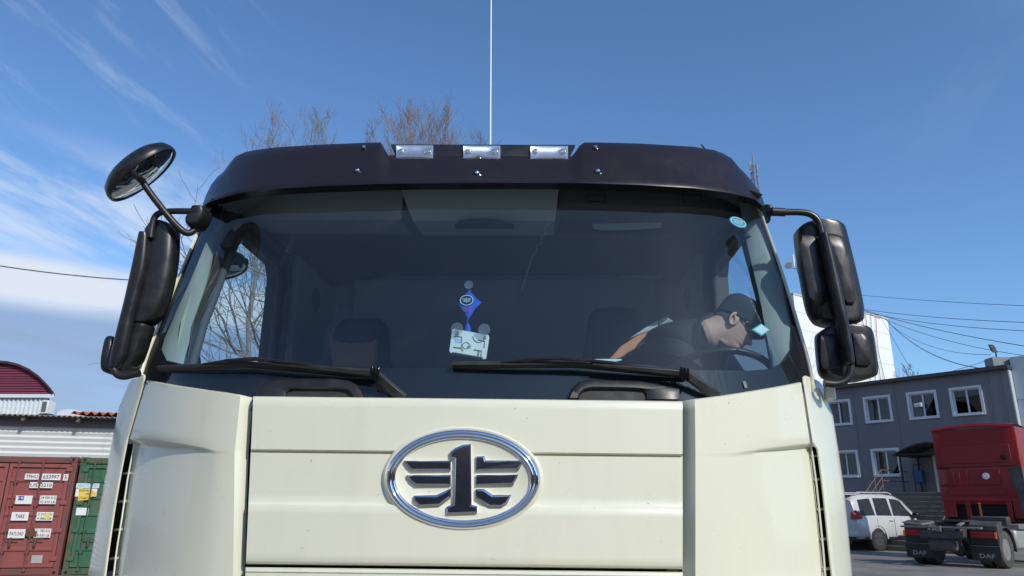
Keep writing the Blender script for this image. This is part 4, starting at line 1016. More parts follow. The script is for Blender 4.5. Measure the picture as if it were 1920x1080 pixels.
# ================================================================ LEFT: containers and shed
cdir = Vector((.97, .243, 0)).normalized(); cn = Vector((cdir.y, -cdir.x, 0))
cO = atZ(108, 1079); cang = math.atan2(cdir.y, cdir.x)
def CL(px, py, dep=0): 
    p = onplane(px, py, cO-cn*dep, cn); return ((p-cO).dot(cdir), p.z)
print('container top z', CL(133, 857), 'rod', CL(36, 861), CL(82, 861), CL(42, 1077), 'gap', CL(17, 868), CL(0, 945))
HT = CL(133, 857)[1]
RUST = (.17, .075, .04)
def container(name_label, origin, W_, H_, L_, col, rust, x_sign, mirror_door=False):
    cm = mat('container_'+name_label.split()[0]+'_paint', col, .55, var=(1.6, .85, rust), lo=.5, hi=.72)
    cm2 = mat('container_'+name_label.split()[0]+'_worn', tuple(c*.75 for c in col), .6, var=(3, .9, rust), lo=.42, hi=.62)
    c = root('shipping_container', origin, name_label, 'shipping container', rotz=cang)
    fr = MB(); p = .12
    fr.box(-W_, -W_+p, .0, .12, 0, H_); fr.box(-p, 0, .0, .12, 0, H_); fr.box(-W_+p, -p, .005, .12, H_-.14, H_-.004); fr.box(-W_+p, -p, .005, .12, 0.01, .15)
    for x in (-W_, -.12):
        for z in (0, L_*0+H_-.12): pass
    fr.build('frame', cm2, c, bevel=.008)
    # walls: corrugated sides as one shell
    sh = MB(); 
    for x in (-W_+.03, -.03):
        r0, r1 = [], []
        for k in range(int(L_/.14)):
            off = .03*(1 if (k//2) % 2 else -1)*.5
            r0.append(Vector((x+off, .12+k*.14, .1))); r1.append(Vector((x+off, .12+k*.14, H_-.05)))
        sh.grid([r0, r1])
    sh.box(-W_+.01, -.01, .125, L_, H_-.06, H_-.02); sh.box(-W_+.01, -.01, L_-.05, L_, 0, H_-.061)
    sh.build('wall', cm, c, smooth=None)
    for x in (-W_-.004, -.174):
        for z in (-.0, H_-.116):
            co = MB().box(x, x+.178, -.012, .17, z, z+.12).build('corner_casting', cm2, c, bevel=.01)
            MB().lathe((x+.089, -.0135, z+.06), (0, -1, 0), [(.035, 0), (.035, .001), (0, .001)], 16).build('casting_hole', VOID, co)
    # two doors with ribs
    mid = -W_/2; doors = []
    for x0, x1 in ((-W_+.13, mid-.012), (mid+.012, -.13)):
        d = MB(); zs = [.17]; ribs = 6; h = (H_-.16-.17)/ribs; r = [(0.17, .03)]
        for k in range(ribs):
            z = .17+h*k; r += [(z+.02, .03), (z+.05, .055), (z+h-.05, .055), (z+h-.02, .03)]
        r.append((H_-.16, .03))
        d.grid([[Vector((x0, y-.0, z)), Vector((x0+.06, y-.0+.0, z)), Vector((x1-.06, y, z)), Vector((x1, y, z))] for z, y in r])
        d.box(x0, x0+.07, .006, .05, .17, H_-.16); d.box(x1-.07, x1, .006, .05, .17, H_-.16)
        d.box(x0+.07, x1-.07, .010, .05, .17, .25); d.box(x0+.07, x1-.07, .010, .05, H_-.24, H_-.16)
        do = d.build('door', cm, c, smooth=30); doors.append(do)
        # gasket, rods, cams, handles, hinges
        for xr in (x0+.19, x0+.69):
            rd = MB(); rd.tube([(xr, -.02, .08), (xr, -.02, H_-.05)], .017, 8)
            for z in (.12, .5, .95, 1.5, 2.0, H_-.12): rd.box(xr-.035, xr+.035, -.03, .03, z-.03, z+.03)
            rd.build('locking_rod', cm2, do, smooth=40)
            hd = MB(); hd.tube([(xr, -.05, .78), (xr+(.34 if xr < mid else -.0), -.06, .76)] if x0 < mid else [(xr, -.05, .78), (xr-.02+.32, -.06, .77)], .011, 6)
            hd.box(xr+.12, xr+.16, -.075, -.04, .62, .80)
            hd.build('door_handle', mat('rusty_steel', (.10, .07, .055), .7), do, smooth=40)
        hx = x0-.03 if x0 < mid-.5 else x1-.04
        for z in (.35, .95, 1.55, H_-.28): MB().box(hx-.03, hx+.10, -.03, .012, z-.045, z+.045).build('hinge', cm, do, bevel=.006)
    MB().box(mid-.011, mid+.011, .004, .04, .17, H_-.16).build('door_gasket', VOID, c)
    return c, doors
# the red one; its right-hand edge is the origin
red, rd_ = container('red rusty shipping container with white number plates on its doors, left of the green one', cO, 2.80, HT, 6.06, (.28, .080, .072), (.12, .07, .06), 1)
gO = cO+cdir*.07
LBL = mat('label_white', (.78, .78, .74), .6, var=(25, .35, (.5, .45, .4)), lo=.5, hi=.7); INK = mat('label_ink', (.03, .03, .03), .7)
def cplate(par, pxq, text=None, ox=0, m=LBL, tm=INK, th=.62, tw=.86, z_off=-.004, lab=None):
    """pxq = left, right, top, bottom photo pixels; local frame of the container"""
    l, r, tp, bt = pxq; a0, z1 = CL(l, tp); a1, _ = CL(r, tp); _, z0 = CL(l, bt)
    a0 -= ox; a1 -= ox
    o = MB().box(a0, a1, z_off-.003, z_off, z0, z1).build('number_plate', m, par, smooth=None, label=lab)
    if text:
        mb = MB(); lines = text.split('\n'); hh = (z1-z0)/len(lines)
        for i, s in enumerate(lines):
            addtext(mb, s, ((a0+a1)/2, z_off-.0045, z1-hh*(i+.5)), (1, 0, 0), (0, 0, 1), (a1-a0)*tw, hh*th, bold=True)
        mb.build('lettering', tm, o, fixn=False, smooth=None)
    return o
dr = rd_[1]
cplate(dr, (48, 74, 888, 899), 'TPHU'); cplate(dr, (80, 115, 888, 900), '633997'); cplate(dr, (120, 129, 889, 901), '5', tw=.5)
cplate(dr, (57, 73, 904, 915), 'US'); cplate(dr, (76, 100, 904, 915), '2210')
cplate(dr, (31, 62, 929, 945)); cplate(dr, (35, 46, 930, 938), '19', m=mat('blue_plate', (.02, .05, .30), .5), tm=LBL, z_off=-.009)
cplate(dr, (76, 107, 929, 945), '24 000 KG\n52 810 LB', th=.6, tw=.9)
cplate(dr, (23, 55, 960, 976), 'TARE', th=.45, tw=.55); cplate(dr, (70, 101, 960, 976), '2 210 KG\n4 882 LB', th=.6)
cplate(dr, (85, 94, 963, 972), m=mat('yellow_sticker', (.75, .62, .08), .6), z_off=-.009)
cplate(dr, (17, 49, 992, 1009), 'PAYLOAD', th=.42, tw=.8); cplate(dr, (66, 97, 991, 1008), '21 785 KG\n48 030 LB', th=.6)
cplate(dr, (60, 81, 1041, 1056), m=mat('grey_plate', (.42, .41, .38), .6, var=(30, .5, (.25, .24, .22))))
# torn rust patch between the payload plates
pt = [CL(x, y) for x, y in ((48, 994), (52, 990), (57, 992), (60, 989), (65, 991), (67, 996), (71, 999), (67, 1003), (68, 1007), (60, 1006), (55, 1009), (51, 1005), (46, 1004), (49, 999))]
MB().prism([(a, -.010, z) for a, z in pt], (0, .004, 0)).build('rust_patch', mat('rust', (.13, .06, .03), .9), dr)
green, gd_ = container('green shipping container with a yellow notice on its door, right of the red one', gO+cdir*2.44, 2.44, HT, 6.06, (.045, .14, .075), (.12, .10, .06), 1)
gx = .07+2.44
dg_ = gd_[0]
cplate(dg_, (144, 187, 906, 915), 'МАГАЗИН', ox=gx, m=mat('paper_blue', (.62, .72, .76), .7), tm=mat('ink_blue', (.2, .4, .6), .7), th=.7)
cplate(dg_, (143, 183, 916, 931), ox=gx, m=LBL)
q = [CL(x, y) for x, y in ((149, 914), (160, 917), (174, 918), (183, 929), (169, 932), (168, 937), (146, 939), (148, 925))]
nt_ = MB().prism([(a-gx, -.012, z) for a, z in q], (0, .003, 0)).build('notice', mat('yellow_notice', (.80, .55, .10), .6), dg_)
mb = MB()
for s, x, y, w_ in (('МАШИНЫ', 158, 919.5, 18), ('НЕ', 165, 926, 8), ('СТАВИТЬ', 159, 934, 21)):
    a, z = CL(x, y); a2, _ = CL(x+w_, y); addtext(mb, s, (a-gx, -.0135, z), (1, 0, 0), (0, 0, 1), a2-a, .05, bold=True)
mb.build('lettering', INK, nt_, fixn=False, smooth=None)
cplate(dg_, (144, 167, 952, 966), ox=gx, m=mat('white_paper', (.78, .79, .78), .7))

# shed behind and above the containers
sO = cO-cn*1.2
def SL(px, py, dep=1.2):
    p = onplane(px, py, cO-cn*dep, cn); return ((p-cO).dot(cdir), p.z)
shed = root('shed', cO-cn*1.2+cdir*0, 'long shed with pale corrugated metal wall and wavy slate eaves above the containers', 'shed', rotz=cang)
zt = SL(100, 803)[1]; print('shed wall top', zt, SL(0, 803), SL(200, 803))
ze = SL(100, 782, .8)[1]
CORR = mat('pale_corrugated_metal', (.66, .70, .68), .5, var=(2, .2, (.52, .54, .52)))
W = []; z = .0
rows = []
k = 0
while z < zt+.12:
    rows.append(([0, .0, .035, .035][k % 4], z)); z += [.012, .07, .014, .034][k % 4]; k += 1
MB().grid([[Vector((x, -y, z_)) for x in (-14, 0, 9)] for y, z_ in rows]).build('wall', CORR, shed, smooth=None)
MB().box(-14, 9, -.001-.06, -.04, HT-.1, HT+.06).build('wall_base_trim', CORR, shed)
WD = mat('old_timber', (.11, .075, .055), .85, var=(6, .6, (.20, .16, .12)))
SLATE = mat('slate_sheet', (.22, .21, .20), .9, var=(4, .6, (.33, .32, .30)))
TILE = mat('orange_tile', (.62, .18, .06), .8, var=(5, .5, (.28, .10, .05)))
ez = ze+.05
MB().box(-14, 9, -.10, -.065, zt+.02, zt+.22).build('fascia', mat('grey_beam', (.16, .17, .18), .7), shed)
for i in range(14):
    x = -9+i*1.22
    MB().obox((x, -.40, ez-.16), (.07, 0, 0), (0, .6, .10), (0, 0, .10)).build('rafter', WD, shed)
MB().obox((-14, -.40, ez-.05), (23, 0, 0), (0, 2.1, .08), (0, 0, .02)).build('roof_boards', WD, shed)
def wavy(x0, x1, y0, name, m, amp=.018, per=.12, dz=0, y1=1.5):
    W = []; nx = int((x1-x0)/per*6)
    for yy in (0, .03, y1):
        W.append([Vector((x0+(x1-x0)*k/nx, y0+yy, ez-.02+dz+yy*.05+amp*math.cos(2*math.pi*(x0+(x1-x0)*k/nx)/per))) for k in range(nx+1)])
    b2 = MB().grid(W); b2.grid([[p-Vector((0, 0, .014)) for p in r] for r in W[:1]]+[W[0]]); return b2.build(name, m, shed, smooth=50)
xo = (SL(128, 784, .8)[0])
wavy(-14, xo+.1, -.46, 'roof_sheet', SLATE, y1=3.0)
ot = wavy(xo, 9, -.46, 'roof_sheet', SLATE, dz=.0, y1=.4)
wavy(xo, 9, -.30, 'roof_tiles', TILE, amp=.04, per=.19, dz=.11, y1=3.0)

# hangar with burgundy round gable
hY = 34
def HL(x, y): return atY(x, y, hY)
hang = root('hangar', Vector((HL(-60, 760).x, hY, 0)), 'hangar with burgundy round-topped gable over a pale corrugated wall, behind the shed', 'building', world=True)
g = [(-160, 748), (-140, 716), (-100, 694), (-50, 683), (0, 681.5), (20, 683), (40, 688), (60, 697), (78, 710), (90, 722), (100, 733), (104.5, 740), (104, 743)]
BUR = mat('burgundy_siding', (.20, .045, .075), .5)
mb = MB(); 
gp = [HL(*q) for q in g]; zmin = HL(104, 743).z
# horizontal clapboards clipped to the arch
ztop = max(p.z for p in gp); nb = 13; arch = [(p.x, p.z) for p in gp]
def xr_at(z):
    for (x0, z0), (x1, z1) in zip(arch[4:], arch[5:]):
        if z1 <= z <= z0: return x0+(x1-x0)*(z0-z)/max(1e-6, z0-z1)
    return arch[-1][0] if z < arch[-1][1] else arch[4][0]
def xl_at(z):
    for (x0, z0), (x1, z1) in zip(arch[:5], arch[1:5]):
        if z0 <= z <= z1: return x0+(x1-x0)*(z-z0)/max(1e-6, z1-z0)
    return arch[0][0]
for i in range(nb):
    z0 = zmin+(ztop-zmin)*i/nb; z1 = zmin+(ztop-zmin)*(i+1)/nb-.005
    mb.add([(xl_at(z0), hY-.07, z0), (xr_at(z0), hY-.07, z0), (xr_at(z1), hY-.0, z1), (xl_at(z1), hY-.0, z1), (xl_at(z0), hY+.0, z0), (xr_at(z0), hY+.0, z0)], [(0, 1, 2, 3), (0, 4, 5, 1)])
mb.build('gable', BUR, hang, smooth=None)
MB().grid([[Vector(p)+Vector((0, -.25, .0)) for p in gp], [Vector(p)+Vector((0, -.25, .12)) for p in gp], [Vector(p)+Vector((-19, 20, .12)) for p in gp]]).build('roof', mat('dark_burgundy', (.07, .03, .04), .6), hang, smooth=50)
a = HL(-160, 743); b_ = HL(103, 742.5)
MB().box(a.x, b_.x, hY-.12, hY-.075, b_.z-.10, b_.z+.08).build('gable_trim', mat('trim_white', (.7, .72, .72), .5), hang)
W = []; x0 = HL(-160, 760).x; x1 = HL(88, 760).x; n_ = 120
W = [[Vector((x0+(x1-x0)*k/n_, hY+(.08 if (k//2) % 2 else 0), z)) for k in range(n_+1)] for z in (0, b_.z-.09)]
MB().grid(W).build('wall', mat('zinc_siding', (.62, .68, .70), .5), hang, smooth=None)
MB().prism([(x1, hY+.1, 0), (x1, hY+.1, b_.z-.1), (x1-13, hY+13, b_.z-.1), (x1-13, hY+13, 0)], (-.1, 0, 0)).build('side_wall', mat('dark_wall', (.12, .09, .09), .8), hang)
# wall-mounted air conditioner
p = HL(100, 765); ac = root('air_conditioner', p-Vector((0, .5, .45)), 'white air conditioner box standing at the corner of the hangar', 'air conditioner', world=True)
MB().box(p.x-.20, p.x+.17, hY-.7, hY-.1, p.z-.36, p.z+.30).build('casing', WHITE, ac, bevel=.03)
MB().box(p.x-.12, p.x+.11, hY-.72, hY-.701, p.z-.28, p.z+.23).build('fan_grille', mat('grille_grey', (.12, .13, .13), .6), ac)
MB().box(p.x-.3, p.x+.17, hY-.5, hY+.3, p.z-.46, p.z-.37).build('bracket', BLACK, ac)
# white roof further back
mb = MB(); q = [atY(x, y, 60) for x, y in ((104, 790), (108, 772), (120, 768), (134, 767), (152, 775), (160, 790))]
mb.prism([Vector((q[0].x, 60, 0)), *q, Vector((q[-1].x, 60, 0))], (0, 9, 0)).build('far_building', mat('white_roof', (.72, .74, .76), .7, var=(2, .4, (.5, .52, .55))), None, label='distant white pitched roof between the air conditioner and the orange tiles', cat='building')

# ================================================================ RIGHT: grey office building
cr = atT(1887, 692, 31.0); fd = Vector((-.66, .751, 0)).normalized(); fn = Vector((-fd.y, fd.x, 0))
if (CAM-cr).dot(fn) < 0: fn = -fn
def BL(px, py, dep=0.0):
    p = onplane(px, py, cr-fn*dep, fn); return ((p-cr).dot(fd), p.z)
bz = cr.z; print('bldg roof', bz, 'win', BL(1617.5, 746), BL(1670, 790), BL(1776, 734), BL(1841, 777), BL(1566, 731), 'low', BL(1631, 842), BL(1686, 895), 'platform', BL(1720, 925))
bang = math.atan2(-fd.y, -fd.x)      # local +x runs from far left towards the corner
bld = root('office_building', Vector((cr.x, cr.y, 0)), 'two-storey dark grey panelled office building with white-framed windows, behind the red truck', 'building', rotz=bang)
# local: x along facade (negative = away left), y = into the building (check), z
GREY = mat('grey_siding', (.185, .19, .20), .6, metal=.0, var=(.6, .2, (.10, .11, .13)))
FL = 26
yi = 1 if (Matrix.Rotation(bang, 3, 'Z') @ Vector((0, 1, 0))).dot(fn) < 0 else -1
def fb(mb, x0, x1, z0, z1, y0, y1): mb.box(x0, x1, min(y0*yi, y1*yi), max(y0*yi, y1*yi), z0, z1)
wins = []
for (l, r, tp, bt) in ((1617.5, 1669, 744, 792), (1698, 1755, 733, 786), (1777, 1840, 723, 781), (1558, 1588, 751, 799), (1631, 1686, 840.5, 894), (1566, 1602, 843, 896)):
    a0, z1a = BL(l, tp); a1, _ = BL(r, tp); _, z0a = BL((l+r)/2, bt); z1a = BL((l+r)/2, tp)[1]
    wins.append((-max(a0, a1), -min(a0, a1), z0a, z1a))
print('wins', [[round(v, 2) for v in w] for w in wins])
zu = (sum(w[2] for w in wins[:3])/3, sum(w[3] for w in wins[:3])/3); zl = (sum(w[2] for w in wins[4:5]), sum(w[3] for w in wins[4:5]))
W_ = sum(w[1]-w[0] for w in wins[:3])/3
wl = [((w[0]+w[1])/2, zu) for w in wins[:3]]
sp = (wl[2][0]-wl[0][0])/2
wl += [(wl[0][0]-sp*k, zu) for k in (1, 2, 3, 4)]
lx = (wins[4][0]+wins[4][1])/2
wl += [(lx-sp*k, zl) for k in (0, 1, 2, 3)]
# facade wall as strips around the openings: vertical siding
rects = [(c-W_/2+.05, c+W_/2-.05, z[0]+.05, z[1]-.05) for c, z in wl]
dx0, dzt = BL(1750, 850); dx0 = -dx0; plat = BL(1720, 925)[1]
door = (dx0-.05, dx0+1.15, plat, BL(1750, 851)[1]); rects.append((door[0], door[1], door[2], door[3]))
xsb = sorted(set([-FL, 0]+[r[0] for r in rects]+[r[1] for r in rects])); zsb = sorted(set([0, bz]+[r[2] for r in rects]+[r[3] for r in rects]))
mb = MB()
for x0, x1 in zip(xsb, xsb[1:]):
    if x1-x0 < 1e-4: continue
    for z0, z1 in zip(zsb, zsb[1:]):
        if z1-z0 < 1e-4: continue
        cxm, czm = (x0+x1)/2, (z0+z1)/2
        if any(r[0] < cxm < r[1] and r[2] < czm < r[3] for r in rects): continue
        mb.add([(x0, 0, z0), (x1, 0, z0), (x1, 0, z1), (x0, 0, z1)], [(0, 1, 2, 3)])
mb.box(-FL, 0, yi*9-.1, yi*9+.1, 0, bz); mb.box(-FL-.1, -FL, min(0, yi*9), max(0, yi*9), 0, bz)
wallo = mb.build('wall', GREY, bld, smooth=None)
# seams of the siding
mb = MB()
for k in range(int(FL/.5)):
    x = -.5*k-.25
    for z0, z1 in ((0, bz),):
        if not any(r[0]-.1 < x < r[1]+.1 for r in rects): mb.box(x-.006, x+.006, -.008 if yi > 0 else .001, -.001 if yi > 0 else .008, z0, z1)
mb.build('siding_seam', mat('seam', (.10, .108, .125), .5), wallo)
mb = MB(); fb(mb, -FL-.3, .12, bz, bz+.16, -.25, 9.2); mb.build('roof', mat('roof_edge_dark', (.05, .052, .06), .6), bld)
mb = MB(); fb(mb, .0, .06, 0, bz, .02, 9); mb.build('side_wall', mat('pale_panel', (.52, .57, .60), .5), bld)
WFR = mat('window_white', (.68, .70, .72), .4); PANE = mat('window_pane_dark', (.05, .06, .065), .05, spec=.8)
CURT = mat('curtain', (.30, .33, .33), .8)
for i, (c, z) in enumerate(wl):
    z0, z1 = z; x0, x1 = c-W_/2, c+W_/2
    mb = MB(); t_ = .11
    fb(mb, x0, x0+t_, z0, z1, -.04, .16); fb(mb, x1-t_, x1, z0, z1, -.04, .16); fb(mb, x0+t_, x1-t_, z1-t_, z1, -.04, .16); fb(mb, x0+t_, x1-t_, z0, z0+t_*.8, -.07, .16)
    s0, s1, q0, q1 = x0+t_+.001, x1-t_-.001, z0+t_*.8+.001, z1-t_-.001
    for (a0, a1, b0, b1) in ((s0, s0+.05, q0, q1), (s1-.05, s1, q0, q1), (c-.035, c+.035, q0, q1), (s0+.05, c-.035, q0, q0+.05), (s0+.05, c-.035, q1-.05, q1), (c+.035, s1-.05, q0, q0+.05), (c+.035, s1-.05, q1-.05, q1)):
        fb(mb, a0, a1, b0, b1, .10, .15)
    w = mb.build('window', WFR, bld, smooth=None)
    mb = MB(); fb(mb, s0, s1, q0, q1, .13, .134); mb.build('pane', glassmat('office_glass', (.55, .6, .6), k=1.6) if 'office_glass' not in MATS else MATS['office_glass'], w, smooth=None)
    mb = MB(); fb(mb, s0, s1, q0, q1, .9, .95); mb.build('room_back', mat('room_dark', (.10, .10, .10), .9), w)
    if i != 2:
        W2 = [[Vector((s0+(c-.02-s0)*k/24*(1.98 if i % 2 == 0 else 1.6), yi*(.22+.03*math.sin(k*1.6)), zz)) for k in range(25)] for zz in (q0, q1)]
        MB().grid(W2).build('curtain', CURT, w, smooth=60)
mb = MB(); fb(mb, door[0], door[0]+.1, door[2], door[3], -.05, .2); fb(mb, door[1]-.1, door[1], door[2], door[3], -.05, .2); fb(mb, door[0]+.1, door[1]-.1, door[3]-.1, door[3], -.05, .2)
fo = mb.build('door_frame', WFR, bld)
mb = MB(); fb(mb, door[0]+.1, door[1]-.1, door[2], door[3]-.1, .1, .16); mb.build('door', mat('door_grey', (.09, .095, .10), .5), fo)
# vent lamp between panes of the middle window
a, z = BL(1726, 760); mb = MB(); fb(mb, -a-.22, -a-.02, z-.08, z+.10, -.18, -.06); fb(mb, -a+.02, -a+.14, z-.10, z+.10, -.25, -.06); mb.build('security_camera', WHITE, bld, bevel=.02)
# taller pale block at the right end with floodlight
pz = BL(1887, 668)[1]
mb = MB(); fb(mb, .08, 5.0, 0, pz, .35, 9.0); blk = mb.build('pale_block', mat('pale_cladding', (.50, .56, .60), .5), None, label='pale blue-grey panelled end block at the right edge, taller than the grey facade', cat='building')
blk.name = 'end_block'; BLKINV = Matrix.Translation(-blk.location); blk.matrix_world = Matrix.Translation(Vector((cr.x, cr.y, 0))) @ Matrix.Rotation(bang, 4, 'Z') @ Matrix.Translation(blk.location)
jm = MB()
for z in (1.2, 2.4, 3.6, 4.8, 6.0):
    fb(jm, .07, 5.01, z, z+.035, .338, 9.01)
for x in (1.3, 2.5, 3.7): fb(jm, x, x+.03, 0, pz-.02, .340, .36)
for y in (2.2, 4.0, 5.8, 7.6): fb(jm, 4.98, 5.012, 0, pz-.02, y, y+.03)
_loc = blk.location.copy(); jo = jm.build('panel_joint', mat('joint_dark', (.30, .34, .36), .6), blk); jo.matrix_parent_inverse = (Matrix.Translation(Vector((cr.x, cr.y, 0))) @ Matrix.Rotation(bang, 4, 'Z')).inverted(); jo.matrix_parent_inverse = BLKINV
fl = BL(1867, 655); p = onplane(1868, 668, cr-fn*.5, fn)
fx = root('floodlight', p, 'small black floodlight on a grey box on the roof corner at the right', 'floodlight', world=True)
MB().box(p.x-.38, p.x+.38, p.y-.3, p.y+.3, bz+.17, BL(1868, 669)[1]+.02).build('base_box', mat('box_grey', (.2, .23, .24), .6), fx, bevel=.02)
tp_ = BL(1868, 668)[1]; MB().tube([(p.x, p.y, tp_), (p.x, p.y, tp_+.25)], .03, 8).build('bracket', BLACK, fx)
MB().obox((p.x-.22, p.y-.15, tp_+.22), (.26, .05, -.0), (0, .12, .1), (-.08, 0, .30)).build('lamp_head', BLACK, fx, bevel=.02)
# canopy, posts, platform, steps, railings, box
M_ = Matrix.Translation(Vector((cr.x, cr.y, 0))) @ Matrix.Rotation(bang, 4, 'Z')
def bpart(mb, name, m, par, **k): return mb.build(name, m, par, **k)
ent = root('entrance_canopy', Vector((cr.x, cr.y, 0)), 'black arched canopy on posts over the office door and steps', 'canopy', rotz=bang)
ca0 = -BL(1673, 850, -2.0)[0]; zc0 = BL(1673, 852, -2.0)[1]; zc1 = BL(1722, 829, -2.0)[1]; ca1 = door[1]+.9
print('canopy', ca0, ca1, zc0, zc1, 'door', door, 'plat', plat)
CANM = mat('canopy_dark', (.035, .03, .03), .4)
W = []
for yy in (-2.0, .0):
    W.append([Vector((ca0+(ca1-ca0)*k/16, yi*yy, zc0+(zc1-zc0)*math.sin(math.pi*k/16))) for k in range(17)])
o = MB().grid(W).build('roof_sheet', CANM, ent, smooth=50); sm = o.modifiers.new('s', 'SOLIDIFY'); sm.thickness = .04
fr = MB()
for yy in (-2.0, -1.0, -.02):
    fr.tube([Vector((ca0+(ca1-ca0)*k/16, yi*yy, zc0-.05+(zc1-zc0)*math.sin(math.pi*k/16))) for k in range(17)], .03, 6)
    fr.tube([Vector((ca0, yi*yy, zc0-.04)), Vector((ca1, yi*yy, zc0-.04))], .03, 6)
for k in (0, 4, 8, 12, 16): 
    zz = zc0-.05+(zc1-zc0)*math.sin(math.pi*k/16); fr.tube([Vector((ca0+(ca1-ca0)*k/16, yi*-2.0, zz)), Vector((ca0+(ca1-ca0)*k/16, 0, zz))], .025, 6)
fr.build('frame', BLACK, ent)
for x in (ca0+.25, ca1-.25):
    for yy in (-1.9, -.12): MB().tube([(x, yi*yy, plat), (x, yi*yy, zc0-.03)], .05, 8).build('post', BLACK, ent)
STN = mat('concrete_steps', (.11, .10, .088), .85, var=(4, .6, (.10, .095, .09)), bump=(20, .5))
st = MB(); fb(st, ca0-.4, ca1+.6, 0, plat, -2.6, -.01)
nst = 11
for k in range(nst):
    z1 = plat-(k+1)*plat/(nst+1); fb(st, ca0-.4-.0, ca1+.6, 0, z1, -2.6-(k+1)*.32, -2.6-k*.32-.001)
st = st.build('steps', STN, None, bevel=.02, label='worn concrete entrance steps below the black canopy', cat='steps'); st.matrix_world = M_ @ Matrix.Translation(st.location)
RL = mat('railing_rust', (.16, .10, .085), .6)
def railing(x, lab):
    r = MB(); n_ = 6
    A_ = [(x, yi*-2.65, plat), (x, yi*-(2.6+.32*nst), .2)]
    for i in range(n_):
        f = i/(n_-1); y = A_[0][1]+(A_[1][1]-A_[0][1])*f; z = A_[0][2]+(A_[1][2]-A_[0][2])*f; r.tube([(x, y, z-.15), (x, y, z+.95)], .025, 6)
    for h in (.3, .62, .95): r.tube([(x, A_[0][1], A_[0][2]+h), (x, A_[1][1], A_[1][2]+h)], .022, 6)
    r.tube([(x, A_[0][1], plat+.95), (x, yi*-.1, plat+.95)], .022, 6); r.tube([(x, A_[0][1], plat+.5), (x, yi*-.1, plat+.5)], .022, 6)
    o = r.build('railing', RL, None, label=lab, cat='railing'); o.matrix_world = M_ @ Matrix.Translation(o.location)
railing(ca0-.3, 'stair railing between the white car and the office steps')
railing(ca1+.3, 'stair railing beside the red truck cab, right of the steps')
a, z = BL(1725, 903, -.3); a = -a
bn = root('letter_box', M_ @ Vector((a, yi*-.3, plat)), 'small blue box on a black stand next to the office door', 'box', rotz=bang)
MB().box(-.16, .16, -.12, .12, .45, 1.0).build('box_body', mat('blue_box', (.03, .10, .28), .4), bn, bevel=.03)
lg = MB()
for x in (-.22, .22): lg.tube([(x, 0, 0), (x, 0, 1.15)], .02, 6)
lg.tube([(-.22, 0, 1.15), (-.15, 0, 1.25), (.15, 0, 1.25), (.22, 0, 1.15)], .02, 6); lg.build('stand', BLACK, bn)

# tall white building
wA = atT(1490, 553, 62); wd = Vector((.80, .60, 0)); wn = Vector((.6, -.8, 0))
def WLp(px, py): p = onplane(px, py, wA, wn); return ((p-wA).dot(wd), p.z)
wx1 = WLp(1670, 640)[0]; wz = wA.z; print('white bldg', wx1, wz, WLp(1668, 598), WLp(1685, 715))
wang = math.atan2(wd.y, wd.x)
wb = root('tall_building', Vector((wA.x, wA.y, 0)), 'tall plain white panelled building rising behind the right-hand mirrors', 'building', rotz=wang)
WH = mat('white_cladding', (.80, .80, .76), .6)
MB().box(-.2, wx1, 0, 14, 0, wz).build('wall', WH, wb)
mb = MB()
for k in range(1, 14):
    if k*1.5 < wz-.5: mb.box(-.19, wx1-.01, -.012, -.001, wz-k*1.5, wz-k*1.5+.05)
mb.build('panel_joint', mat('joint_grey', (.62, .62, .59), .7), wb)
mb = MB()
for k in range(4): mb.tube([(wx1-4.6+k*.7+.2*math.sin(z*.9+k), -.12, z) for z in [wz-.3*j for j in range(34)]], .03, 5)
mb.build('cable_run', mat('cable_grey', (.18, .18, .18), .7), wb)
MB().box(-.25, wx1+.05, -.06, 14.1, wz, wz+.15).build('roof', mat('roof_trim', (.5, .5, .48), .6), wb)

# masts
def mast(px, py_top, t_, w_, lab, zb=0, n_=46, arms=True):
    p = atT(px, py_top, t_); r = root('radio_mast', Vector((p.x, p.y, zb)), lab, 'mast', world=True); H_ = p.z; mb = MB()
    for dx, dy in ((-1, -1), (1, -1), (0, 1)): mb.tube([(p.x+dx*w_, p.y+dy*w_, zb), (p.x+dx*w_*.7, p.y+dy*w_*.7, H_-1)], w_*.14, 5)
    for k in range(n_):
        z0 = zb+(H_-1-zb)*k/n_; z1 = zb+(H_-1-zb)*(k+1)/n_; s = 1 if k % 2 else -1
        mb.tube([(p.x-s*w_, p.y-w_, z0), (p.x+s*w_, p.y-w_, z1)], w_*.09, 4); mb.tube([(p.x-w_, p.y-w_, z0), (p.x+w_, p.y-w_, z0)], w_*.08, 4)
    mb.build('lattice', mat('mast_grey', (.16, .13, .12), .6), r)
    if arms:
        mb = MB(); mb.tube([(p.x, p.y, H_-1.2), (p.x, p.y, H_+.3)], w_*.2, 5)
        for dz, s in ((-1, 1.8), (-2.2, 1.6), (-3.6, 1.4)):
            mb.box(p.x-s*w_*.8, p.x-s*w_*.5, p.y-.1, p.y+.1, H_+dz-.6, H_+dz+.3); mb.box(p.x+s*w_*.4, p.x+s*w_*.7, p.y-.1, p.y+.1, H_+dz-.9, H_+dz)
        mb.build('antenna_panel', mat('antenna_grey', (.25, .22, .22), .5), r)
    return r
mast(1411, 292, 75, .30, 'tall thin lattice radio mast rising from behind the right end of the sun visor')
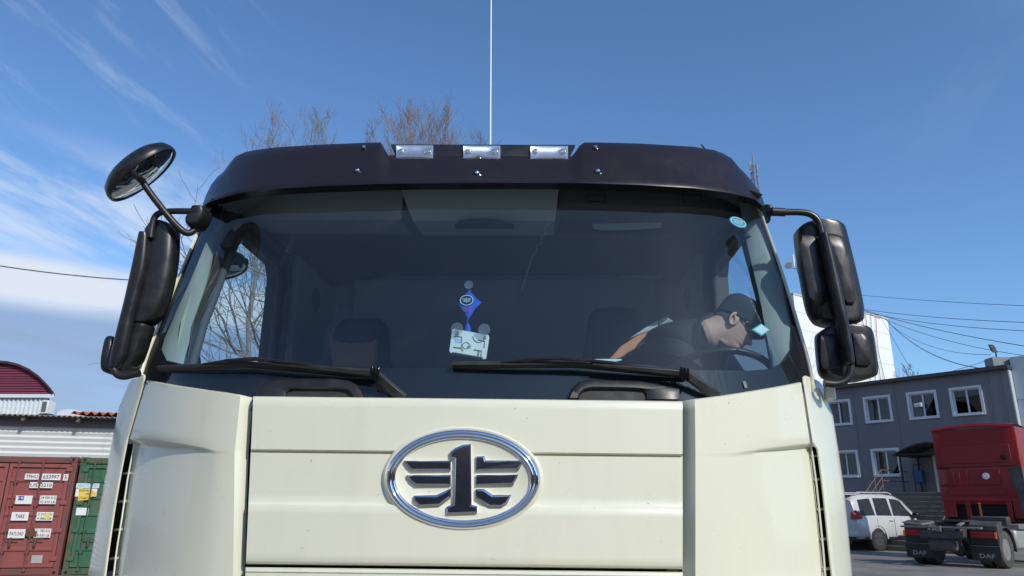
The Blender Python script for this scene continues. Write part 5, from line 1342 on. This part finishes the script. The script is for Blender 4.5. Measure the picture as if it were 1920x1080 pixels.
# small pole with red dish on the white building
p = atT(1487, 480, 58)
r = root('roof_aerial', Vector((p.x, p.y, wz)), 'thin teal pole aerial on top of the tall white building', 'aerial', world=True)
MB().tube([(p.x+.4, p.y, wz-.3), (p.x, p.y, p.z)], .05, 6).build('pole', mat('teal_pole', (.10, .22, .22), .6), r)
MB().tube([(p.x, p.y, p.z-.9), (p.x, p.y, p.z+.1)], .09, 8).build('whip_sleeve', WHITE, r)
mb = MB(); mb.tube([(p.x-.3, p.y, wz+.9), (p.x+1.0, p.y, wz+.7)], .06, 5); mb.lathe((p.x-.4, p.y, wz+1.0), (-.6, -.7, .2), [(0, 0), (.25, .08), (.32, .16)], 12); mb.lathe((p.x+.9, p.y, wz+.8), (.6, -.7, .2), [(0, 0), (.22, .08), (.3, .16)], 12)
mb.tube([(p.x+.1, p.y, p.z-2), (p.x-1.5, p.y, wz+.5)], .015, 4); mb.build('dish', mat('dish_grey', (.3, .3, .32), .5), r)

# wires
WIRE = mat('wire_black', (.03, .03, .03), .6)
def wire(a, b, ta, tb, sag, r_, lab, grp='overhead wires on the right'):
    A_ = atT(*a, ta); B_ = atT(*b, tb); pts = [A_.lerp(B_, k/24)-Vector((0, 0, sag*4*(k/24)*(1-k/24))) for k in range(25)]
    MB().tube(pts, r_, 5).build('overhead_wire', WIRE, None, label=lab, cat='wire', group=grp)
wire((-60, 489), (262, 526), 40, 46, .15, .035, 'single dark overhead wire crossing the clouds at the left edge', None)
wire((1600, 552), (1960, 575), 60, 40, .1, .016, 'topmost overhead wire in the sky at the right')
wire((1600, 577), (1960, 606), 60, 36, .2, .018, 'second overhead wire from the top on the right')
wire((1612, 583), (1960, 622), 60, 36, .3, .018, 'third overhead wire from the top on the right')
wire((1625, 583), (1960, 655), 60, 36, .25, .022, 'thicker overhead wire sloping from the white building to the right edge')
wire((1640, 590), (1960, 672), 60, 36, .5, .016, 'thin overhead wire just under the thicker sloping one')
wire((1660, 598), (1860, 693), 60, 33, .9, .024, 'sagging wire from the white building to the floodlight corner')
wire((1665, 605), (1858, 665), 60, 33, .7, .012, 'faint wire ending just above the floodlight')
wire((1700, 715), (1862, 672), 45, 33, .1, .012, 'short wire rising from the office roof to the floodlight')
wire((1655, 600), (1720, 712), 60, 45, .1, .014, 'steep wire dropping from the white building to the office roof')
wire((1598, 560), (1650, 598), 60, 60, .2, .02, 'short dangling wire at the top edge of the white building')
# ================================================================ WHITE CAR (off-roader)
def make_car():
    g = atZ(1644, 1033); hd = R(59)     # heading measured from +Y towards +X
    fwd = Vector((math.sin(hd), math.cos(hd), 0)); rgt = Vector((math.cos(hd), -math.sin(hd), 0))
    k = 1.0
    # local: x forward, y left ; rear axle at x=.95, half width .94 ; put the rear right wheel contact at g
    org = g - fwd*1.05 - rgt*.93
    car = root('parked_car', org, 'dirty white off-road car parked between the cab and the red truck, tailgate open edge towards us', 'car', rotz=math.atan2(fwd.y, fwd.x))
    car.scale = (1.09,)*3; car['label'] = 'white off-road car with roof rails parked by the office steps beside the red truck'
    PW = mat('car_white', (.55, .56, .56), .3, coat=.5, var=(2, .5, (.42, .41, .38))); GL = mat('car_glass', (.03, .035, .04), .04, spec=.9)
    L_, Wd = 4.8, .94
    # cross sections along x: (x, half width low, belt z, top z, half width top, bottom z)
    S = [(.02, .80, .95, 1.00, .74, .60), (.06, .90, 1.05, 1.70, .72, .42), (.25, .93, 1.12, 1.84, .74, .40), (.9, .94, 1.14, 1.90, .75, .38), (1.8, .94, 1.13, 1.91, .75, .36), (2.5, .94, 1.12, 1.87, .73, .36), (2.95, .94, 1.12, 1.74, .69, .36), (3.45, .94, 1.13, 1.24, .74, .36), (3.6, .94, 1.12, 1.17, .80, .36), (4.3, .92, 1.06, 1.10, .76, .38), (4.62, .86, .95, 1.00, .70, .40), (4.78, .74, .80, .86, .60, .48)]
    rings = []
    for x, hw, zb, zt_, ht, z0 in S:
        half = [(0, z0), (hw*.9, z0), (hw, z0+.12), (hw+.015, (z0+zb)/2), (hw, zb-.04), (hw-.03, zb), ((hw-.03)*.45+ht*.55, zb+(zt_-zb)*.55), (ht, zt_-.05), (ht*.88, zt_), (0, zt_+.015)]
        rings.append([Vector((x, y, z)) for y, z in half]+[Vector((x, -y, z)) for y, z in half[-2:0:-1]])
    body = MB().rings(rings).build('body', PW, car, smooth=50)
    # side windows, each its own pane
    def sidept(x, f, s, o=.008):
        for a, b in zip(S, S[1:]):
            if a[0] <= x <= b[0]:
                q = (x-a[0])/(b[0]-a[0]); hw = a[1]+(b[1]-a[1])*q-.03; zb = a[2]+(b[2]-a[2])*q; zt_ = a[3]+(b[3]-a[3])*q-.05; ht = a[4]+(b[4]-a[4])*q; break
        return Vector((x, s*(hw+(ht-hw)*f+o), zb+(zt_-zb)*f))
    for s in (-1, 1):
        for x0, x1, f1, x1t in ((.30, 1.05, .86, 1.0), (1.13, 1.98, .88, 1.96), (2.06, 3.12, .88, 2.62)):
            W = [[sidept(x0+(x1-x0)*i/6 if f == 0 else x0+.05+((x1t-x0-.05))*i/6, .06 if f == 0 else (.06+(f1-.06)*f), s) for i in range(7)] for f in (0, .5, 1)]
            W[1] = [(a+b)/2 for a, b in zip(W[0], W[2])]
            MB().grid(W).build('side_window', GL, body, smooth=None, fixn=False)
        # door lines and handles
        for x in (1.09, 2.02, 3.20):
            MB().tube([Vector((x, s*(.955), .45)), Vector((x, s*.957, .8)), Vector((x, s*.945, 1.08))], .006, 4).build('door_gap', VOID, body)
        for x in (1.75, 2.75): MB().box(x, x+.2, min(s*.95, s*.985), max(s*.95, s*.985), .99, 1.03).build('door_handle', PW, body, bevel=.01)
        MB().box(.3, 4.4, min(s*.935, s*.96), max(s*.935, s*.96), .38, .46).build('running_board', BLACK, body, bevel=.02)
        rl_ = MB(); rl_.tube([(.5, s*.62, 1.90), (.6, s*.62, 1.96), (2.3, s*.62, 1.97), (2.5, s*.62, 1.91)], .02, 6); rl_.build('roof_rail', PW, body)
        mr = MB(); mr.box(3.0, 3.18, min(s*.98, s*1.2), max(s*.98, s*1.2), 1.08, 1.28); mr.build('wing_mirror', mat('mirror_black', (.02, .02, .02), .2), body, bevel=.04)
        # tail lamps
        MB().prism([(-.005, s*.70, 1.05), (-.01, s*.90, 1.05), (.28, s*.955, 1.08), (.30, s*.955, 1.22), (.05, s*.9, 1.36), (.0, s*.72, 1.30)], (.03, -s*.02, 0)).build('tail_lamp', mat('tail_red', (.45, .03, .02), .2), body)
        MB().tube([sidept(x, f, s, .012) for x, f in ((3.14, .05), (2.9, .5), (2.66, .9))], .02, 5).build('window_pillar', BLACKG, body)
        for x in (1.05, 3.85):
            # arch + wheel
            a_ = MB(); W = []
            for i in range(17):
                t_ = math.pi*i/16; W.append([Vector((x+r*math.cos(t_), s*yy, .40+r*math.sin(t_))) for r, yy in ((.44, .90), (.44, .975), (.50, .975), (.52, .95))])
            a_.grid(W).build('wheel_arch', PW, body, smooth=40)
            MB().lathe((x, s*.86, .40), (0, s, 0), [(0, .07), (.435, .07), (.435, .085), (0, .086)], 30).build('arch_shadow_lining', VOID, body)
            w = MB().lathe((x, s*.84, .39), (0, s, 0), [(.24, -.1), (.36, -.12), (.39, -.09), (.39, .09), (.36, .125), (.25, .125), (.24, .09)], 36, up=(0, 0, 1)).build('wheel', RUBBER, car, smooth=40)
            rim = MB()
            rim.lathe((x, s*.84, .39), (0, s, 0), [(.245, .12), (.235, .07), (.20, .05), (0, .04)], 30, up=(0, 0, 1))
            for kk in range(12):
                t_ = 2*math.pi*kk/12; c_, s2 = math.cos(t_), math.sin(t_); px_ = Vector((c_, 0, s2)); q_ = Vector((-s2, 0, c_)); o_ = Vector((x, s*.945, .39))
                rim.obox(o_+px_*.05-q_*.012, px_*.19, q_*.024, Vector((0, s*.02, 0)))
            rim.lathe((x, s*.945, .39), (0, s, 0), [(.06, 0), (.055, .02), (0, .022)], 16)
            rim.build('rim', mat('dark_rim', (.16, .16, .17), .35, metal=.6), w, smooth=40)
    # rear: window, bumper, open tailgate edge
    MB().prism([(.045, -.62, 1.18), (.045, .62, 1.18), (.14, .56, 1.68), (.14, -.56, 1.68)], (-.012, 0, 0)).build('rear_window', GL, body)
    MB().box(-.10, .2, -.90, .90, .46, .66).build('bumper', PW, body, bevel=.05)
    MB().box(-.05, .3, -.8, .8, .33, .455).build('bumper_lower', BLACK, body, bevel=.03)
    MB().box(.02, .06, -.30, .30, .72, .84).build('number_plate', WHITE, body)
    MB().prism([(2.62, -.66, 1.86), (2.62, .66, 1.86), (3.42, .80, 1.22), (3.42, -.80, 1.22)], (.02, 0, .03)).build('windscreen', GL, body)
    MB().box(-.16, .5, -.70, .70, 1.86, 1.90).build('roof_spoiler', PW, body, bevel=.02)
    return car
make_car()

# ================================================================ RED TRACTOR UNIT
def make_red():
    hd = R(49); fwd = Vector((math.sin(hd), math.cos(hd), 0)); rgt = Vector((math.cos(hd), -math.sin(hd), 0))
    g = atZ(1884, 1066)      # right rear tyre contact
    org = g - rgt*1.05 - fwd*1.0
    tr = root('tractor_unit', org, 'red tractor unit seen from behind, bare chassis and black mudflaps, at the right edge', 'truck', rotz=math.atan2(fwd.y, fwd.x))
    # local x forward, y left
    RED = mat('faded_red', (.26, .008, .014), .38, coat=.2, var=(1.2, .4, (.18, .010, .014))); REDD = mat('red_panel', (.23, .007, .012), .42, coat=.2)
    GRY = mat('dusty_black', (.055, .053, .050), .7, var=(4, .7, (.14, .13, .12))); DIRT = mat('dusty_steel', (.20, .185, .165), .7, var=(5, .7, (.09, .08, .07)))
    x0 = 3.25; W2 = 1.22; zb, zt_ = 1.35, 3.72
    # cab: shell as rear sheet with returns + sides + roof
    prof = [(x0+.02, 1.70), (x0, 1.80), (x0, 2.2), (x0+.01, 2.75), (x0+.02, 2.82), (x0+.0, 2.85), (x0+.03, 3.85), (x0+.01, 4.02)]
    W = []
    for x, z in prof:
        W.append([Vector((x+2.2, W2, z)), Vector((x+.12, W2, z)), Vector((x+.04, W2-.02, z)), Vector((x, W2-.10, z))]+[Vector((x-.03*math.cos(t)*.0, W2*(1-.2*k)-.10*(1-.2*k), z)) for k, t in ((1, 0), (2, 0), (5, 0), (8, 0), (9, 0))]+[Vector((x, -W2+.10, z)), Vector((x+.04, -W2+.02, z)), Vector((x+.12, -W2, z)), Vector((x+2.2, -W2, z))])
    cab = MB().grid(W).build('cab', RED, tr, smooth=35)
    rf = MB().grid([[Vector((x0-.05+dx, y, z+.10*(1-(y/W2)**2))) for y in [W2*.97*(-1+k/6) for k in range(13)]] for dx, z in ((.02, 3.98), (.0, 4.0), (.04, 4.08), (.5, 4.12), (2.3, 3.92))]).build('roof', RED, cab, smooth=50)
    # pressed panels on the rear wall
    for (y0, y1, z0, z1) in ((.30, .92, 2.28, 2.74), (-.62, .20, 2.28, 2.74), (-.70, .92, 1.98, 2.20), (-1.0, .98, 2.95, 3.50)):
        MB().box(x0-.022, x0-.004, y0, y1, z0, z1).build('pressed_panel', REDD, cab, bevel=.012)
    for y in (.52, .70): MB().box(x0-.036, x0-.0225, y, y+.05, 2.34, 2.68).build('pressed_rib', REDD, cab, bevel=.01)
    # lower frame with two legs
    MB().box(x0-.03, x0+.05, -W2+.08, W2-.08, 1.78, 1.90).build('lower_rail', RED, cab, bevel=.02)
    for y0, y1, z0 in ((.78, 1.16, 1.30), (.36, .50, 1.18), (-.78, -.64, 1.18), (-1.15, -.82, 1.3)):
        MB().box(x0-.02, x0+.06, y0, y1, z0, 1.80).build('lower_bracket', RED, cab, bevel=.02)
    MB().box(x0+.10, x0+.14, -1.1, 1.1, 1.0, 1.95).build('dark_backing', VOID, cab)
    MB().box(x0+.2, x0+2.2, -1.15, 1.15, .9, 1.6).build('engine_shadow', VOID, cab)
    MB().lathe((x0-.023, -.22, 2.55), (-1, 0, 0), [(.10, 0), (.098, .012), (0, .014)], 28, up=(0, 1.0, 0)).build('oval_badge', WHITE, cab)
    MB().lathe((x0-.023, -.80, 3.10), (-1, 0, 0), [(.08, 0), (.085, .02), (.05, .03), (0, .03)], 20).build('round_vent', VOID, cab)
    for z in (2.28, 2.82): MB().box(x0-.04, x0-.0, .78, 1.18, z-.015, z+.015).build('hinge_bar', VOID, cab, bevel=.004)
    # black side air deflector / snorkel on the right side
    MB().prism([(x0-.045, -.88, 2.82), (x0-.045, -1.24, 2.84), (x0-.045, -1.24, 1.3), (x0-.045, -1.02, 1.45), (x0-.045, -1.0, 1.95), (x0-.045, -.90, 2.4)], (.03, 0, 0)).build('snorkel', GRY, cab, bevel=.01)
    # chassis rails, crossmember, fifth wheel, tank
    ch = MB()
    for s in (-1, 1): ch.box(-.15, 5.2, s*.42-.045, s*.42+.045, .80, 1.05)
    ch.box(-.2, -.1, -.55, .55, .78, .98); ch.box(.5, .6, -.37, .37, .85, 1.0); ch.box(2.0, 2.1, -.37, .37, .85, 1.0)
    ch.build('chassis', GRY, tr, bevel=.01)
    ax_ = MB().tube([(1.0, -1.0, .50), (1.0, 1.0, .50)], .09, 10); ax_.lathe((1.0-.1, 0, .5), (1, 0, 0), [(0, -.2), (.2, -.12), (.25, .08), (.2, .25), (0, .3)], 20); ax_.build('rear_axle', GRY, tr)
    fw_ = MB(); pts = []
    for k in range(25):
        t_ = 2*math.pi*k/24
        pts.append((1.25+.48*math.cos(t_), .48*math.sin(t_), 1.20))
    pts = [p for p in pts[:-1] if not (p[0] < .95 and abs(p[1]) < .14)]
    fw_.prism([(p[0], p[1], 1.19) for p in pts], (0, 0, .06)); fw_.box(.95, 1.6, -.5, .5, 1.06, 1.18)
    fw_.build('fifth_wheel', mat('greasy_black', (.03, .028, .026), .45), tr, bevel=.01)
    MB().lathe((-.02, .38, .60), (0, -1, 0), [(0, 0), (.14, .015), (.17, .05), (.17, .64), (.14, .69), (0, .70)], 24).build('air_tank', GRY, tr, smooth=45)
    br_ = MB(); br_.box(-.24, -.06, -1.05, 1.05, 1.04, 1.09); br_.obox((-.2, .5, 1.10), (.10, 0, 0), (.0, .5, .06), (0, 0, .04)); br_.obox((-.2, -.55, 1.10), (.6, .1, .06), (0, .10, 0), (0, 0, .05)); br_.obox((-.2, .45, 1.10), (.6, -.1, .06), (0, .10, 0), (0, 0, .05))
    br_.box(-.28, -.2, -.06, .06, .95, 1.1); br_.build('rear_crossbar', DIRT, tr, bevel=.01)
    hs = MB()
    for y, zz in ((.25, .9), (-.05, .86), (-.40, .62), (-.46, .6)): hs.tube([(-.1, y, 1.05), (-.14, y+.02, .95), (-.12, y-.02, .85), (-.1, y, zz)], .018, 6)
    hs.build('air_hose', GRY, tr)
    cl = MB(); cl.tube([(x0-.15+.03*math.cos(k*.9), .05+.03*math.sin(k*.9), 1.75-k*.008) for k in range(60)], .012, 5); cl.build('coiled_hose', mat('coil_orange', (.45, .13, .04), .5), tr)
    MB().box(x0-.35, x0-.05, -.7, .3, 1.0, 1.35).build('gearbox_cover', GRY, tr, bevel=.04)
    MB().box(2.0, 2.9, -1.15, -.55, .45, 1.0).build('fuel_tank', mat('tank_grey', (.40, .40, .38), .45, metal=.4), tr, bevel=.08)
    MB().box(2.2, 3.3, -1.2, -.9, 1.0, 1.15).build('side_step', DIRT, tr, bevel=.02)
    for s in (-1, 1):
        # twin tyres, rim
        for yy in (.72, 1.06):
            w = MB().lathe((1.0, s*yy, .50), (0, s, 0), [(.28, -.12), (.46, -.14), (.50, -.10), (.50, .10), (.47, .14), (.40, .15), (.30, .13), (.28, .10)], 44, up=(0, 0, 1)).build('wheel', mat('dusty_tyre', (.05, .048, .045), .8, var=(6, .7, (.16, .15, .135))), tr, smooth=40)
            if yy > 1:
                rim = MB().lathe((1.0, s*yy, .50), (0, s, 0), [(.29, .12), (.265, .125), (.255, .0), (.20, -.09), (.14, -.09), (.13, .0), (.12, .05), (.09, .06), (0, .065)], 36, up=(0, 0, 1)).build('rim', mat('rim_silver', (.27, .25, .23), .6, metal=.2, var=(9, .6, (.12, .11, .10))), w, smooth=35)
        # front wheels
        w = MB().lathe((4.6, s*1.02, .50), (0, s, 0), [(.28, -.14), (.46, -.16), (.50, -.12), (.50, .12), (.46, .15), (.28, .14)], 36, up=(0, 0, 1)).build('wheel', MATS['dusty_tyre'], tr, smooth=40)
        # mudguard: arch over both tyres
        W = []
        for i in range(21):
            t_ = R(-8)+R(196)*i/20; W.append([Vector((1.0-.60*math.cos(t_), s*y, .52+.60*math.sin(t_)+(.0 if .62 < y < 1.18 else -.02))) for y in (.52, .55, .66, 1.15, 1.22, 1.24)])
        mg = MB().grid(W).build('mudguard', GRY, tr, smooth=40); sm = mg.modifiers.new('s', 'SOLIDIFY'); sm.thickness = .02
        # boxy rear housing on the guard + lamp + flap
        ys = sorted((s*.52, s*1.24))
        hb = MB().prism([(.42, ys[0], .78), (.42, ys[0], 1.13), (.52, ys[0], 1.21), (.80, ys[0], 1.24), (.80, ys[0], 1.1), (.46, ys[0], .78)], (0, ys[1]-ys[0], 0)).build('guard_box', GRY, mg, bevel=.02)
        MB().box(.375, .42, ys[0]+.02, ys[1]-.02, .62, 1.02).build('lamp_board', mat('board_black', (.02, .02, .02), .6), mg, bevel=.01)
        lp = MB().box(.34, .374, ys[0]+.08, ys[1]-.04, .80, .95).build('tail_lamp', mat('lamp_red', (.35, .02, .02), .25), mg, bevel=.01)
        MB().box(.335, .376, (ys[0]+.035 if s < 0 else ys[1]-.038), (ys[0]+.078 if s < 0 else ys[1]-.001), .79, .96).build('marker', mat('amber', (.75, .22, .04), .3), lp)
        fpv = MB().box(.36, .385, ys[0], ys[1], .20, .60).build('mudflap', mat('flap_black', (.02, .02, .021), .6, var=(8, .5, (.06, .055, .05))), mg, bevel=.004)
        MB().box(.352, .3595, ys[0], ys[1], .585, .60).build('flap_strip', DIRT, fpv)
        yc = (ys[0]+ys[1])/2; mb = MB(); addtext(mb, 'DAF', (.356, yc-.02, .335), (0, -1, 0), (0, 0, 1), .38, .115, bold=True); mb.build('lettering', mat('flap_letters', (.33, .34, .34), .6), fpv, fixn=False, smooth=None)
        if s > 0:
            mb = MB(); addtext(mb, 'DANGER', (.370, yc, .68), (0, -1, 0), (0, 0, 1), .5, .07, bold=True)
    return tr
make_red()

# ================================================================ TREES
def tree(name, base, H_, spread, seed, label, m, trunk_r=.16, upright=.75, n0=16, depth=4, twig=.010, first=.25, lean=(0, 0), dens=1.0, clip=None, grp=None, lenf=.42, hf=.94):
    rnd = random.Random(seed); base = Vector(base)
    H_ = H_*hf
    r = root('tree', base, label, 'tree', group=grp, world=True)
    tk = MB(); cr_ = MB()
    top = base+Vector((lean[0], lean[1], H_))
    tp = [base.lerp(top, k/10)+Vector((rnd.uniform(-.12, .12), rnd.uniform(-.12, .12), 0))*(1 if k else 0)*H_/15 for k in range(11)]
    tk.tube(tp, [trunk_r*(1-k/10)**.7+twig for k in range(11)], 8); tk.build('trunk', m, r, smooth=60)
    def grow(p, d, L, rad, lev):
        if clip and not clip(p): return
        n_ = 5 if lev < 2 else 4; pts = [p]; dd = d.copy()
        for i in range(n_):
            dd = (dd+Vector((rnd.uniform(-1, 1), rnd.uniform(-1, 1), rnd.uniform(-.6, .9)))*(.20 if lev < 2 else .28)+Vector((0, 0, .10*upright))).normalized()
            pts.append(pts[-1]+dd*L/n_)
        cr_.tube(pts, [max(twig*.5, rad*(1-i/(n_+.6))) for i in range(n_+1)], 4 if lev < 2 else 3, cap=False)
        if lev >= depth: return
        nb_ = int((6 if lev == 0 else 5 if lev == 1 else 4)*dens)
        for j in range(nb_):
            f = .22+.75*(j+rnd.random())/nb_; i = min(n_-1, int(f*n_)); q = pts[i].lerp(pts[i+1], f*n_-i)
            ax = (pts[i+1]-pts[i]).normalized(); per_ = ax.orthogonal().normalized(); per_.rotate(Matrix.Rotation(rnd.uniform(0, 6.28), 3, ax))
            nd = (ax*(.75)+per_*rnd.uniform(.5, .9)).normalized(); nd.z += .25*upright; nd.normalize()
            grow(q, nd, L*rnd.uniform(.45, .68), rad*.5*(1-.3*f), lev+1)
    for i in range(n0):
        f = first+(1-first)*(i+rnd.random()*.6)/n0; k = min(9, int(f*10)); q = tp[k].lerp(tp[k+1], f*10-k)
        a = i*2.4+rnd.uniform(-.4, .4); up_ = upright+rnd.uniform(-.15, .25)
        d = Vector((math.cos(a)*spread, math.sin(a)*spread, up_)).normalized()
        grow(q, d, H_*lenf*(1.12-f)*rnd.uniform(.8, 1.15), trunk_r*.45*(1.15-f), 1)
    cr_.build('crown', m, r, smooth=None, fixn=False)
    return r
BARK = mat('pale_bark', (.27, .235, .20), .9); BARKR = mat('reddish_twigs', (.29, .22, .17), .9); BARKD = mat('grey_bark', (.23, .205, .18), .9)
def tbase(px, py, Y):
    p = atY(px, py, Y); return (p.x, p.y, 0), p.z
b, h = tbase(772, 190, 27); tree('tree', b, h, .42, 11, 'bare tree with dense reddish upright twigs above the left lamp of the cab roof', BARKR, .20, 1.0, 20, 4, .011, .45, dens=1.0)
b, h = tbase(836, 198, 28); tree('tree', b, h, .36, 12, 'bare reddish tree just left of the antenna, above the roof lamps', BARKR, .18, 1.05, 17, 4, .011, .45, dens=1.0)
b, h = tbase(700, 212, 29); tree('tree', b, h, .34, 13, 'narrow bare tree at the left edge of the reddish clump above the visor', BARKD, .14, 1.05, 11, 4, .011, .45, hf=.93)
b, h = tbase(592, 222, 30); tree('tree', b, h, .36, 14, 'pale bare tree above the visor, second tree from the left', BARK, .16, 1.0, 11, 4, .011, .45, hf=.97)
b, h = tbase(512, 226, 30); tree('tree', b, h, .38, 15, 'leftmost pale bare tree rising above the left end of the visor', BARK, .16, 1.0, 11, 4, .011, .45, hf=.96)
b, h = tbase(905, 236, 40); tree('tree', b, h, .22, 16, 'small bare treetop directly beside the antenna base', BARKD, .16, 1.1, 12, 3, .016, .5)
# big tree seen through the passenger window and round the left pillar
p = atY(470, 700, 12.5)
tree('tree', (p.x+1.6, 13.5, 0), 8.6, 1.0, 21, 'large spreading bare tree seen through the passenger side window', BARKD, .24, .25, 22, 4, .012, .22, dens=1.2, lenf=.62, hf=1)
p = atT(1700, 690, 50); tree('tree', (p.x, p.y, 0), p.z+.6, .6, 31, 'small bare tree showing over the office roof by the white building', BARKD, .12, .8, 14, 3, .018, .5)
